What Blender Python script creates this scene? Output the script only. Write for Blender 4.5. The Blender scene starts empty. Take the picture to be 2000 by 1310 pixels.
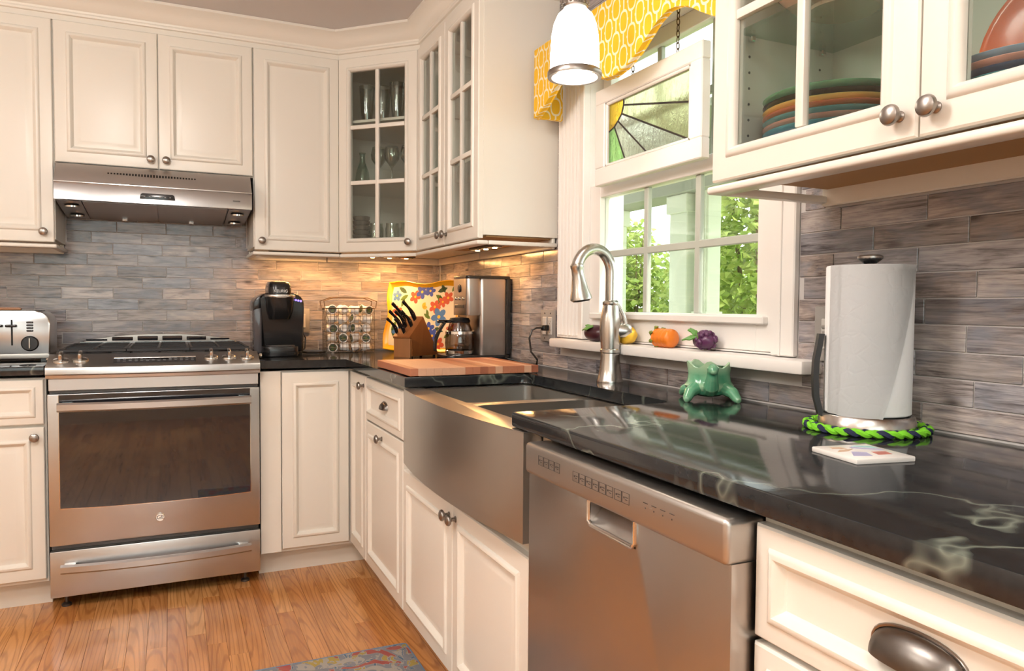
import bpy, bmesh, math, random
from mathutils import Vector, Matrix
random.seed(7)
S = bpy.context.scene
C = S.collection
R = math.radians
PI = math.pi
# ------------------------------------------------------------------ camera
CAM = (-1.32575, -3.83195, 1.14848)
YAW, PITCH, ROLL, FPX = 0.42912, -0.03944, 0.00711, 1450.0
cd = bpy.data.cameras.new('camera'); cam = bpy.data.objects.new('camera', cd); C.objects.link(cam)
cd.sensor_fit = 'HORIZONTAL'; cd.sensor_width = 36.0; cd.lens = 36.0 * FPX / 2000.0
cd.clip_start = 0.02; cd.clip_end = 200
f_ = Vector((math.sin(YAW) * math.cos(PITCH), math.cos(YAW) * math.cos(PITCH), math.sin(PITCH)))
r_ = Vector((math.cos(YAW), -math.sin(YAW), 0)); u_ = r_.cross(f_)
r2 = math.cos(ROLL) * r_ + math.sin(ROLL) * u_; u2 = -math.sin(ROLL) * r_ + math.cos(ROLL) * u_
M = Matrix((r2, u2, -f_)).transposed().to_4x4(); M.translation = CAM
cam.matrix_world = M
S.camera = cam
# ------------------------------------------------------------------ world, lights, exposure
S.view_settings.view_transform = 'Standard'; S.view_settings.look = 'None'
S.view_settings.gamma = 1.0; S.view_settings.use_curve_mapping = False
S.view_settings.exposure = -0.08
S.cycles.use_denoising = True
S.cycles.use_adaptive_sampling = True; S.cycles.adaptive_threshold = 0.1; S.cycles.adaptive_min_samples = 16
S.cycles.max_bounces = 6; S.cycles.diffuse_bounces = 3; S.cycles.glossy_bounces = 3; S.cycles.transmission_bounces = 5
S.cycles.transparent_max_bounces = 12; S.cycles.sample_clamp_indirect = 6.0
S.cycles.caustics_reflective = False; S.cycles.caustics_refractive = False
W = bpy.data.worlds.new('overcast_sky'); S.world = W; W.use_nodes = True
W.node_tree.nodes['Background'].inputs[0].default_value = (0.93, 0.97, 1.0, 1)
W.node_tree.nodes['Background'].inputs[1].default_value = 4.0
def lamp(name, kind, loc, energy, color, rot=(0, 0, 0), **kw):
    l = bpy.data.lights.new(name, kind); l.energy = energy; l.color = color
    for k, v in kw.items(): setattr(l, k, v)
    o = bpy.data.objects.new(name, l); C.objects.link(o); o.location = loc; o.rotation_euler = rot
    return o
lamp('sun', 'SUN', (6, -2, 8), 4.5, (1, .93, .8), (R(38), R(18), 0), angle=R(3))
WARM = (1.0, 0.945, 0.88)
CEIL = 2.40
for (lx, ly, e) in ((-1.60, -2.70, 38), (-2.9, -2.2, 30), (-1.5, -4.3, 22), (-2.9, -4.3, 28)):
    if ly > -3: lamp('unseen_ceiling_lamp', 'POINT', (lx, ly, CEIL - .22), e * 1.35, WARM, shadow_soft_size=.17)  # unseen point lamp hung lower, standing in for bounced flash on ceiling and uppers
    else: lamp('unseen_ceiling_lamp', 'AREA', (lx, ly, CEIL - .03), e, WARM, (0, 0, 0), shape='DISK', size=0.55)
for nm_, lc, rt, sx_, sy_ in (('window_portal', (.16, -2.018, 1.53), (0, PI / 2, 0), .96, .88), ('window_portal', (-1.75, -5.72, 1.5), (-PI / 2, 0, 0), 2.2, 1.3)):  # second portal serves the added rear opening
    po = lamp(nm_, 'AREA', lc, 1.0, (1, 1, 1), rt, shape='RECTANGLE', size=sx_, size_y=sy_); po.data.cycles.is_portal = True
# ------------------------------------------------------------------ materials
MT = {}
def mat(name, col=(.8, .8, .8), rough=.5, metal=0.0, **kw):
    m = bpy.data.materials.new(name); m.use_nodes = True
    b = m.node_tree.nodes['Principled BSDF']
    b.inputs['Base Color'].default_value = (*col, 1); b.inputs['Roughness'].default_value = rough
    b.inputs['Metallic'].default_value = metal
    for k, v in kw.items():
        b.inputs[k].default_value = v
    MT[name] = m
    return m
class G:
    """small node-graph helper on a material"""
    def __init__(s, m): s.m = m; s.t = m.node_tree; s.n = s.t.nodes; s.l = s.t.links; s.b = s.n['Principled BSDF']
    def node(s, typ, **kw):
        n = s.n.new(typ)
        for k, v in kw.items(): setattr(n, k, v)
        return n
    def lk(s, a, b): s.l.new(a, b)
    def set(s, sock, v):
        if isinstance(v, bpy.types.NodeSocket): s.lk(v, sock)
        else: sock.default_value = v
    def math(s, op, a, b=0.0, c=0.0):
        n = s.node('ShaderNodeMath', operation=op); s.set(n.inputs[0], a); s.set(n.inputs[1], b)
        if op in ('COMPARE', 'MULTIPLY_ADD', 'SMOOTH_MIN', 'WRAP'): s.set(n.inputs[2], c)
        return n.outputs[0]
    def coord(s, kind='Object'): return s.node('ShaderNodeTexCoord').outputs[kind]
    def map(s, vec, scale=(1, 1, 1), loc=(0, 0, 0), rot=(0, 0, 0)):
        n = s.node('ShaderNodeMapping'); s.set(n.inputs['Vector'], vec); s.set(n.inputs['Scale'], scale); s.set(n.inputs['Location'], loc)
        s.set(n.inputs['Rotation'], rot)
        return n.outputs[0]
    def noise(s, vec, scale=5, detail=4, rough=.55, dist=0):
        n = s.node('ShaderNodeTexNoise'); s.set(n.inputs['Vector'], vec); n.inputs['Scale'].default_value = scale
        n.inputs['Detail'].default_value = detail; n.inputs['Roughness'].default_value = rough; n.inputs['Distortion'].default_value = dist
        return n.outputs['Fac'], n.outputs['Color']
    def ramp(s, fac, stops):
        n = s.node('ShaderNodeValToRGB'); s.set(n.inputs[0], fac); e = n.color_ramp.elements
        while len(e) < len(stops): e.new(.5)
        for i, (p, c) in enumerate(stops): e[i].position = p; e[i].color = (*c, 1) if len(c) == 3 else c
        return n.outputs[0]
    def mix(s, fac, a, b, blend='MIX'):
        n = s.node('ShaderNodeMix', data_type='RGBA', blend_type=blend); s.set(n.inputs[0], fac)
        for k, v in ((6, a), (7, b)):
            s.set(n.inputs[k], v if isinstance(v, bpy.types.NodeSocket) else (*v, 1))
        return n.outputs[2]
    def vadd(s, a, b):
        n = s.node('ShaderNodeVectorMath', operation='ADD'); s.set(n.inputs[0], a); s.set(n.inputs[1], b); return n.outputs[0]
    def rand(s, island=False):
        if island: return s.node('ShaderNodeNewGeometry').outputs['Random Per Island']
        return s.node('ShaderNodeObjectInfo').outputs['Random']
    def bump(s, h, strength=.2, dist=.002):
        n = s.node('ShaderNodeBump'); s.set(n.inputs['Height'], h); n.inputs['Strength'].default_value = strength; n.inputs['Distance'].default_value = dist
        s.lk(n.outputs[0], s.b.inputs['Normal'])
    def col(s, c): s.lk(c, s.b.inputs['Base Color'])
    def sep(s, v):
        n = s.node('ShaderNodeSeparateXYZ'); s.lk(v, n.inputs[0]); return n.outputs
def shift(g, vec, r, k=37.0):
    n = g.node('ShaderNodeCombineXYZ')
    g.lk(g.math('MULTIPLY', r, k), n.inputs[0]); g.lk(g.math('MULTIPLY', r, k * 1.7), n.inputs[1]); g.lk(g.math('MULTIPLY', r, k * .6), n.inputs[2])
    return g.vadd(vec, n.outputs[0])
mat('cream_paint', (.80, .755, .68), .32)
mat('white_paint', (.86, .82, .78), .38)
mat('white_gloss', (.85, .85, .85), .3)
mat('ceiling_paint', (.74, .715, .72), .8)
mat('beige_paint', (.72, .62, .50), .7)
mat('grout', (.58, .55, .53), .8)
mat('outlet_grey', (.30, .28, .26), .35)
mat('outlet_light', (.55, .53, .50), .35)
mat('nickel', (.33, .30, .275), .32, 1.0)
mat('chrome', (.75, .74, .72), .12, 1.0)
mat('faucet_steel', (.55, .53, .50), .27, 1.0)
mat('dark_metal', (.10, .09, .085), .4, .8)
mat('bronze_chain', (.12, .07, .035), .45, .8)
mat('black_plastic', (.012, .012, .013), .22)
mat('black_matte', (.015, .015, .016), .55)
mat('cast_iron', (.018, .018, .02), .5)
mat('gap_black', (.004, .004, .004), .8)
mat('black_glass', (.012, .012, .016), .03, 0, **{'IOR': 1.75})
mat('display_black', (.02, .02, .022), .15)
mat('print_grey', (.35, .35, .36), .5)
mat('print_dark', (.12, .11, .10), .5)
mat('print_white', (.75, .75, .75), .5)
mat('mdf', (.48, .27, .11), .6)
mat('leaf_green', (.12, .30, .05), .45)
mat('carrot_orange', (.85, .22, .02), .35)
mat('eggplant_purple', (.055, .012, .02), .3)
mat('squash_yellow', (.80, .48, .04), .35)
mat('grape_purple', (.10, .025, .085), .3)
mat('olive_green', (.20, .24, .04), .45)
mat('coaster_white', (.86, .82, .78), .25)
mat('tray_yellow', (.85, .42, .015), .25)
mat('tray_cream', (.88, .74, .50), .25)
for n_, c_ in (('red', (.62, .09, .03)), ('blue', (.035, .075, .36)), ('sky', (.08, .20, .42)), ('green', (.10, .18, .02)), ('dgreen', (.03, .075, .02)),
               ('yellow', (.85, .5, .03)), ('crimson', (.34, .03, .025)), ('rose', (.52, .17, .13)), ('gold', (.55, .40, .10)), ('slate', (.12, .20, .30)), ('ivory', (.55, .49, .42)), ('lilac', (.42, .40, .60)), ('tan', (.62, .42, .28)), ('aqua', (.35, .60, .62))):
    mat('print_' + n_, c_, .45)
for n_, c_ in (('green', (.22, .52, .33)), ('black', (.02, .02, .025)), ('yellow', (.78, .58, .20)), ('orange', (.62, .17, .07)), ('teal', (.10, .33, .36)), ('pink', (.72, .32, .25)),
               ('red', (.60, .10, .02)), ('navy', (.04, .06, .12)), ('blue', (.20, .32, .45)), ('peach', (.75, .35, .24))):
    mat('glaze_' + n_, tuple(min(.9, v_ * 1.35) for v_ in c_), .12)
def m_steel(name, axis, col=(.60, .575, .55), rough=.26):
    m = mat(name, col, rough, 1.0); g = G(m)
    sc = [260, 260, 260]; sc[axis] = 3
    f, _ = g.noise(g.map(g.coord(), tuple(sc)), 1.0, 3)
    g.lk(g.math('MULTIPLY_ADD', f, .08, rough - .04), g.b.inputs['Roughness'])
    f2, _ = g.noise(g.coord(), 3.0, 3)
    g.col(g.mix(f2, tuple(c * .88 for c in col), tuple(min(1, c * 1.08) for c in col)))
    g.bump(f, .012, .0003)
m_steel('steel_x', 0, (.555, .562, .57), .3); m_steel('steel_z', 2, (.49, .45, .42), .3); m_steel('steel_sink', 0, (.52, .50, .47), .3)
m_steel('steel_grey', 0, (.50, .47, .44), .38)
def m_tile():
    m = mat('wood_look_tile', (.3, .25, .22), .16); g = G(m)
    r = g.rand(); v = shift(g, g.coord(), r)
    fa, _ = g.noise(g.map(v, (6, 6, 60)), 1.0, 5, .65, .8)
    fb, _ = g.noise(g.map(v, (14, 14, 330)), 1.0, 3, .6, .4)
    f = g.math('ADD', g.math('MULTIPLY', fa, .62), g.math('MULTIPLY', fb, .38))
    f4, _ = g.noise(g.map(v, (8, 8, 18)), 1.0, 3, .6, .5)
    f2, _ = g.noise(g.map(v, (9, 9, 22)), 1.0, 3, .5, 1.2)
    base = g.ramp(r, [(0, (.36, .30, .275)), (.2, (.36, .34, .345)), (.4, (.40, .335, .30)), (.55, (.30, .305, .335)), (.7, (.34, .285, .26)), (.85, (.45, .41, .39)), (1, (.27, .225, .205))])
    dark = g.ramp(f, [(.36, (.26, .235, .235)), (.50, (.88, .86, .86)), (.63, (1.32, 1.29, 1.26))])
    vv = g.math('MULTIPLY_ADD', g.math('FRACT', g.math('MULTIPLY', r, 29.7)), .55, .70); cv = g.node('ShaderNodeCombineColor')
    for q_ in range(3): g.lk(vv, cv.inputs[q_])
    base = g.mix(1.0, base, cv.outputs[0], 'MULTIPLY')
    c = g.mix(1.0, base, dark, 'MULTIPLY')
    c = g.mix(g.ramp(f4, [(.48, (0, 0, 0)), (.66, (.55, .55, .55))]), c, (.20, .215, .26))
    c = g.mix(g.ramp(f2, [(.58, (0, 0, 0)), (.76, (.6, .6, .6))]), c, (.16, .14, .145))
    kn = g.node('ShaderNodeTexVoronoi'); g.lk(g.map(v, (5, 5, 14)), kn.inputs['Vector']); kn.inputs['Scale'].default_value = 1.0
    c = g.mix(g.ramp(kn.outputs['Distance'], [(.05, (.85, .85, .85)), (.16, (0, 0, 0))]), c, (.05, .035, .03))
    g.col(c)
    f3, _ = g.noise(v, 25, 2)
    g.lk(g.math('MULTIPLY_ADD', f3, .2, .06), g.b.inputs['Roughness'])
    g.bump(f3, .25, .0012)
m_tile()
def m_floor(name, island):
    m = mat(name, (.5, .2, .05), .22); g = G(m)
    r = g.rand(island); v = shift(g, g.coord(), r)
    f, _ = g.noise(g.map(v, (38, 2.2, 38)), 1.0, 4, .6, .8)
    w = g.node('ShaderNodeTexWave', wave_type='RINGS', rings_direction='Z'); cb = g.node('ShaderNodeCombineXYZ'); r3 = g.math('FRACT', g.math('MULTIPLY', r, 17.3)); g.lk(g.math('MULTIPLY_ADD', r3, 1.6, -.8), cb.inputs[0]); g.lk(g.math('MULTIPLY_ADD', g.math('FRACT', g.math('MULTIPLY', r, 53.7)), 1.2, -.6), cb.inputs[1])
    g.lk(g.vadd(g.map(g.coord(), (17, 1.3, 0)), cb.outputs[0]), w.inputs['Vector'])
    w.inputs['Scale'].default_value = 1.5; w.inputs['Distortion'].default_value = 2.6; w.inputs['Detail'].default_value = 3; w.inputs['Detail Scale'].default_value = 1.6
    base = g.ramp(r, [(0, (.62, .255, .072)), (.3, (.70, .32, .105)), (.55, (.55, .205, .055)), (.8, (.74, .36, .125)), (1, (.46, .165, .045))])
    c = g.mix(1.0, base, g.ramp(f, [(.3, (.72, .66, .6)), (.6, (1.08, 1.08, 1.08))]), 'MULTIPLY')
    c = g.mix(g.ramp(w.outputs['Fac'], [(.0, (.45, .45, .45)), (.32, (0, 0, 0))]), c, (.25, .075, .018))
    g.col(c); g.bump(f, .1, .0006)
    g.b.inputs['Coat Weight'].default_value = .4; g.b.inputs['Coat Roughness'].default_value = .12
m_floor('oak_plank', False); m_floor('oak_floor_rest', True)
def m_soap():
    m = mat('soapstone', (.02, .022, .024), .14); g = G(m); v = g.map(g.coord(), (1, 1, 1), (-.12, .36, 0))
    _, nc = g.noise(v, 2.3, 4, .6)
    dv = g.node('ShaderNodeVectorMath', operation='MULTIPLY_ADD'); g.lk(nc, dv.inputs[0]); dv.inputs[1].default_value = (.75, .75, .75); g.lk(v, dv.inputs[2])
    vo = g.node('ShaderNodeTexVoronoi', feature='DISTANCE_TO_EDGE'); g.lk(dv.outputs[0], vo.inputs['Vector']); vo.inputs['Scale'].default_value = 1.55
    line = g.ramp(vo.outputs['Distance'], [(.0, (.9, .9, .9)), (.006, (.35, .35, .35)), (.016, (0, 0, 0))])
    mk, _ = g.noise(v, 1.7, 2); mask = g.ramp(mk, [(.42, (0, 0, 0)), (.60, (1, 1, 1))])
    vn = g.math('MULTIPLY', line, mask)
    f, _ = g.noise(v, 60, 4)
    c = g.mix(f, (.009, .010, .011), (.030, .032, .034))
    c = g.mix(vn, c, (.22, .245, .20))
    g.col(c); g.lk(g.math('MULTIPLY_ADD', f, .08, .05), g.b.inputs['Roughness']); g.bump(f, .1, .0008)
m_soap()
def m_wood(name, c1, c2, scale=(40, 40, 4), rough=.4):
    m = mat(name, c1, rough); g = G(m); v = shift(g, g.coord(), g.rand(), 5)
    f, _ = g.noise(g.map(v, scale), 1.0, 4, .6, .6); g.col(g.mix(f, c1, c2)); g.bump(f, .08, .0006)
m_wood('block_wood', (.24, .075, .018), (.40, .14, .04))
m_wood('handle_wood', (.30, .12, .04), (.42, .18, .07))
for i_, (a_, b_) in enumerate((((.40, .14, .07), (.50, .20, .11)), ((.58, .31, .19), (.66, .38, .25)), ((.27, .085, .045), (.37, .13, .07)))):
    m_wood('butcher_%d' % i_, a_, b_, (30, 3, 30), .45)
def m_glass(name, tint, fac=.12, rough=0.0):
    m = bpy.data.materials.new(name); m.use_nodes = True; MT[name] = m; t = m.node_tree; t.nodes.clear()
    o = t.nodes.new('ShaderNodeOutputMaterial'); mx = t.nodes.new('ShaderNodeMixShader'); tr = t.nodes.new('ShaderNodeBsdfTransparent'); gl = t.nodes.new('ShaderNodeBsdfGlossy')
    fr = t.nodes.new('ShaderNodeFresnel'); ge = t.nodes.new('ShaderNodeNewGeometry'); io = t.nodes.new('ShaderNodeMath'); io.operation = 'MULTIPLY_ADD'
    io.inputs[1].default_value = 1 / 1.45 - 1.45; io.inputs[2].default_value = 1.45; t.links.new(ge.outputs['Backfacing'], io.inputs[0]); t.links.new(io.outputs[0], fr.inputs['IOR'])
    ad = t.nodes.new('ShaderNodeMath'); ad.operation = 'MULTIPLY_ADD'; ad.inputs[1].default_value = .9; ad.inputs[2].default_value = fac * .2; t.links.new(fr.outputs[0], ad.inputs[0])
    tr.inputs[0].default_value = (*tint, 1); gl.inputs['Roughness'].default_value = rough
    t.links.new(ad.outputs[0], mx.inputs[0]); t.links.new(tr.outputs[0], mx.inputs[1]); t.links.new(gl.outputs[0], mx.inputs[2]); t.links.new(mx.outputs[0], o.inputs[0])
m_glass('clear_pane', (.93, .96, .94)); m_glass('window_glass', (.96, .99, .95)); m_glass('shelf_glass', (.82, .92, .88)); m_glass('glassware', (.80, .84, .80), .6)
m_glass('carafe_glass', (.45, .40, .35), .4)
def m_stained(name, col, rough, bumpy):
    m = mat(name, col, rough, **{'Transmission Weight': .85, 'IOR': 1.3}); g = G(m)
    f, _ = g.noise(g.map(g.coord(), (1, 1, .6)), bumpy, 3, .6, 1.0); g.bump(f, .6, .004)
m_stained('stained_amber', (.95, .62, .06), .12, 45); m_stained('stained_green', (.45, .80, .30), .12, 50)
m_stained('stained_clear', (.86, .90, .78), .22, 60); m_stained('stained_olive', (.70, .72, .42), .25, 40)
def emis(name, col, st):
    m = mat(name, col, .4); b = m.node_tree.nodes['Principled BSDF']; b.inputs['Emission Color'].default_value = (*col, 1); b.inputs['Emission Strength'].default_value = st
emis('lamp_shade', (1, .95, .88), 5.0); emis('puck_light', (1, .62, .25), 14.0); emis('button_glow', (.35, .25, 1), 1.5)
def m_fabric():
    m = mat('yellow_trellis', (.9, .5, .02), .75); g = G(m)
    s = g.sep(g.coord()); u0 = g.math('MULTIPLY', s[1], 1 / .080); v0 = g.math('MULTIPLY', s[2], 1 / .098)
    uw = g.math('ADD', u0, g.math('MULTIPLY', s[0], 1 / .080))
    def ring(du, dv):
        a = g.math('SUBTRACT', g.math('FRACT', g.math('ADD', uw, du)), .5); b = g.math('SUBTRACT', g.math('FRACT', g.math('ADD', v0, dv)), .5)
        aa = g.math('POWER', g.math('ABSOLUTE', a), 2.6); bb = g.math('POWER', g.math('ABSOLUTE', b), 2.6)
        d = g.math('POWER', g.math('ADD', g.math('MULTIPLY', aa, 1.9), bb), 1 / 2.6)
        rg = g.math('LESS_THAN', g.math('ABSOLUTE', g.math('SUBTRACT', d, .30)), .036)
        lk1 = g.math('MULTIPLY', g.math('LESS_THAN', g.math('ABSOLUTE', a), .04), g.math('GREATER_THAN', g.math('ABSOLUTE', b), .30))
        lk2 = g.math('MULTIPLY', g.math('LESS_THAN', g.math('ABSOLUTE', b), .035), g.math('MULTIPLY', g.math('GREATER_THAN', g.math('ABSOLUTE', a), .24), g.math('LESS_THAN', g.math('ABSOLUTE', a), .30)))
        return g.math('MAXIMUM', rg, g.math('MAXIMUM', lk1, lk2))
    w = g.math('MAXIMUM', ring(0, 0), ring(.5, .5))
    g.col(g.mix(w, (.86, .50, .015), (.88, .78, .55)))
m_fabric()
def m_paper():
    m = mat('paper_towel', (.86, .86, .86), .9); g = G(m); v = g.coord()
    vo = g.node('ShaderNodeTexVoronoi', feature='DISTANCE_TO_EDGE'); g.lk(v, vo.inputs['Vector']); vo.inputs['Scale'].default_value = 38
    f, _ = g.noise(v, 160, 2); g.bump(g.math('ADD', g.math('MINIMUM', g.math('MULTIPLY', vo.outputs['Distance'], 4), .5), g.math('MULTIPLY', f, .5)), .22, .002)
m_paper()
def m_ceramic():
    m = mat('green_ceramic', (.06, .30, .16), .15); g = G(m); f, _ = g.noise(g.coord(), 22, 4)
    pt = g.node('ShaderNodeNewGeometry').outputs['Pointiness']
    c = g.mix(f, (.03, .20, .10), (.14, .42, .25)); g.col(g.mix(g.ramp(pt, [(.50, (0, 0, 0)), (.58, (.8, .8, .8))]), c, (.42, .55, .36))); g.bump(f, .5, .004)
m_ceramic()
def m_rug():
    m = mat('rug_wool', (.28, .28, .32), .95); g = G(m); f, _ = g.noise(g.coord(), 500, 2); f2, _ = g.noise(g.coord(), 14, 3)
    gy = g.mix(f2, (.20, .22, .26), (.33, .32, .33)); IV = (.46, .41, .36)
    a, _ = g.noise(g.coord(), 10, 2, .5, 1.6); b, _ = g.noise(g.map(g.coord(), (1, 1, 1), (3.3, 1.7, 0)), 15, 2, .5, 1.2); d, _ = g.noise(g.map(g.coord(), (1, 1, 1), (7.1, 4.2, 0)), 22, 2, .5, .8)
    red = g.mix(d, (.40, .06, .05), (.52, .17, .13)); blu = g.mix(d, (.07, .13, .22), (.16, .25, .34))
    def band(n, lo, hi, col, base):
        e = .018; c1 = g.mix(g.math('MULTIPLY', g.math('GREATER_THAN', n, lo - e), g.math('LESS_THAN', n, hi + e)), base, IV)
        return g.mix(g.math('MULTIPLY', g.math('GREATER_THAN', n, lo), g.math('LESS_THAN', n, hi)), c1, col)
    c = band(b, .585, .68, (.48, .34, .08), gy); c = band(b, .30, .39, blu, c); c = band(a, .575, .9, red, c); c = band(a, .33, .37, IV, c)
    g.col(c); g.bump(f, .8, .004)
m_rug()
def m_leaf(name, a, b):
    m = mat(name, a, .5); g = G(m); r = g.rand(True); g.col(g.mix(r, a, b))
    tl = g.node('ShaderNodeBsdfTranslucent'); g.lk(g.mix(r, a, b), tl.inputs[0]); mx = g.node('ShaderNodeMixShader'); mx.inputs[0].default_value = .45
    o = g.n['Material Output']; g.lk(g.b.outputs[0], mx.inputs[1]); g.lk(tl.outputs[0], mx.inputs[2]); g.lk(mx.outputs[0], o.inputs[0])
m_leaf('foliage', (.22, .34, .045), (.50, .58, .15)); mat('bark', (.22, .16, .10), .9); mat('lawn', (.25, .30, .10), .95)
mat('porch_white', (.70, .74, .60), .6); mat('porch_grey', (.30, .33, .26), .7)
# ------------------------------------------------------------------ mesh helpers
def BM(): return bmesh.new()
def box(bm, x0, x1, y0, y1, z0, z1, bev=0.0, seg=2):
    vs = [bm.verts.new((x, y, z)) for x in (x0, x1) for y in (y0, y1) for z in (z0, z1)]
    q = [(0, 1, 3, 2), (4, 6, 7, 5), (0, 4, 5, 1), (2, 3, 7, 6), (0, 2, 6, 4), (1, 5, 7, 3)]
    fs = [bm.faces.new([vs[i] for i in f]) for f in q]
    if bev:
        es = list({e for f in fs for e in f.edges})
        bmesh.ops.bevel(bm, geom=es, offset=bev, segments=seg, profile=.5, affect='EDGES')
    return vs
def lathe(bm, prof, seg=24, c=(0, 0, 0), axis='z', cap=True, sx=1.0, sy=1.0):
    rings = []
    for r, h in prof:
        ring = []
        for i in range(seg):
            a = 2 * PI * i / seg; p = (r * math.cos(a) * sx, r * math.sin(a) * sy, h)
            if axis == 'y': p = (p[0], -p[2], p[1])       # axis towards -y
            elif axis == 'x': p = (-p[2], p[0], p[1])     # axis towards -x
            ring.append(bm.verts.new((p[0] + c[0], p[1] + c[1], p[2] + c[2])))
        rings.append(ring)
    for a, b in zip(rings, rings[1:]):
        for i in range(seg): bm.faces.new((a[i], a[(i + 1) % seg], b[(i + 1) % seg], b[i]))
    if cap:
        bm.faces.new(rings[0][::-1]); bm.faces.new(rings[-1])
    return rings
def tube(bm, pts, r, seg=8, closed=False, cap=True):
    pts = [Vector(p) for p in pts]; n = len(pts); rings = []; prev = None
    for i, p in enumerate(pts):
        if closed: t = (pts[(i + 1) % n] - pts[i - 1]).normalized()
        else: t = (pts[min(i + 1, n - 1)] - pts[max(i - 1, 0)]).normalized()
        if prev is None:
            a = t.orthogonal().normalized()
        else:
            a = (prev - t * prev.dot(t))
            a = a.normalized() if a.length > 1e-6 else t.orthogonal().normalized()
        prev = a; b = t.cross(a); rr = r[i] if isinstance(r, (list, tuple)) else r
        rings.append([bm.verts.new(p + (a * math.cos(2 * PI * k / seg) + b * math.sin(2 * PI * k / seg)) * rr) for k in range(seg)])
    prs = list(zip(rings, rings[1:])) + ([(rings[-1], rings[0])] if closed else [])
    for a, b in prs:
        for k in range(seg): bm.faces.new((a[k], a[(k + 1) % seg], b[(k + 1) % seg], b[k]))
    if cap and not closed: bm.faces.new(rings[0][::-1]); bm.faces.new(rings[-1])
def prism(bm, poly, d0, d1, plane='xz', bev=0.0):
    """polygon extruded; plane xz -> depth along y, yz -> depth along x, xy -> depth along z"""
    def P(u, v, d): return {'xz': (u, d, v), 'yz': (d, u, v), 'xy': (u, v, d)}[plane]
    a = [bm.verts.new(P(u, v, d0)) for u, v in poly]; b = [bm.verts.new(P(u, v, d1)) for u, v in poly]
    fs = [bm.faces.new(a), bm.faces.new(b[::-1])]; n = len(poly)
    for i in range(n): fs.append(bm.faces.new((a[i], b[i], b[(i + 1) % n], a[(i + 1) % n])))
    if bev:
        es = list({e for f in fs[:2] for e in f.edges}); bmesh.ops.bevel(bm, geom=es, offset=bev, segments=2, profile=.5, affect='EDGES')
def loft(bm, rings, closed_ends=True):
    vr = [[bm.verts.new(p) for p in r] for r in rings]; n = len(vr[0])
    for a, b in zip(vr, vr[1:]):
        for i in range(n): bm.faces.new((a[i], a[(i + 1) % n], b[(i + 1) % n], b[i]))
    if closed_ends: bm.faces.new(vr[0][::-1]); bm.faces.new(vr[-1])
def ball(bm, c, r, sx=1, sy=1, sz=1, u=12, v=8):
    m = Matrix.Translation(c) @ Matrix.Diagonal((r * sx, r * sy, r * sz, 1))
    bmesh.ops.create_uvsphere(bm, u_segments=u, v_segments=v, radius=1, matrix=m)
def arc(cx, cy, r, a0, a1, n): return [(cx + r * math.cos(R(a0 + (a1 - a0) * i / n)), cy + r * math.sin(R(a0 + (a1 - a0) * i / n))) for i in range(n + 1)]
def rrect(x0, x1, y0, y1, r, n=4):
    return arc(x1 - r, y1 - r, r, 0, 90, n) + arc(x0 + r, y1 - r, r, 90, 180, n) + arc(x0 + r, y0 + r, r, 180, 270, n) + arc(x1 - r, y0 + r, r, 270, 360, n)
def obj(name, bm, m, parent=None, loc=(0, 0, 0), rot=(0, 0, 0), smooth=True, angle=35, recalc=True):
    if recalc: bmesh.ops.recalc_face_normals(bm, faces=bm.faces[:])
    me = bpy.data.meshes.new(name); bm.to_mesh(me); bm.free()
    if m: me.materials.append(MT[m] if isinstance(m, str) else m)
    if smooth:
        me.polygons.foreach_set('use_smooth', [True] * len(me.polygons)); me.set_sharp_from_angle(angle=R(angle))
    o = bpy.data.objects.new(name, me); C.objects.link(o); o.location = loc; o.rotation_euler = rot
    if parent: o.parent = parent
    return o
def inst(src, parent=None, loc=None, rot=None, scale=None, name=None):
    o = bpy.data.objects.new(name or src.name.split('.')[0], src.data); C.objects.link(o)
    o.location = src.location if loc is None else loc; o.rotation_euler = src.rotation_euler if rot is None else rot
    if scale: o.scale = scale
    o.parent = parent
    return o
def tag(o, label=None, cat=None, group=None, kind=None):
    if label: o['label'] = label
    if cat: o['category'] = cat
    if group: o['group'] = group
    if kind: o['kind'] = kind
    return o
def root(name, label, cat, loc=(0, 0, 0), rz=0.0, group=None):
    o = bpy.data.objects.new(name, None); C.objects.link(o); o.location = loc; o.rotation_euler = (0, 0, rz); o.empty_display_size = .05
    return tag(o, label, cat, group)
def text(name, s, size, m, parent, loc, rot, ext=.0004, sx=1.0):
    cu = bpy.data.curves.new(name, 'FONT'); cu.body = s; cu.size = size; cu.extrude = ext; cu.align_x = 'CENTER'; cu.align_y = 'CENTER'
    t = bpy.data.objects.new(name, cu); C.objects.link(t); dg = bpy.context.evaluated_depsgraph_get()
    me = bpy.data.meshes.new_from_object(t.evaluated_get(dg)); bpy.data.objects.remove(t); bpy.data.curves.remove(cu)
    me.materials.clear(); me.materials.append(MT[m])
    o = bpy.data.objects.new(name, me); C.objects.link(o); o.location = loc; o.rotation_euler = rot; o.scale = (sx, 1, 1); o.parent = parent
    return o
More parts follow.
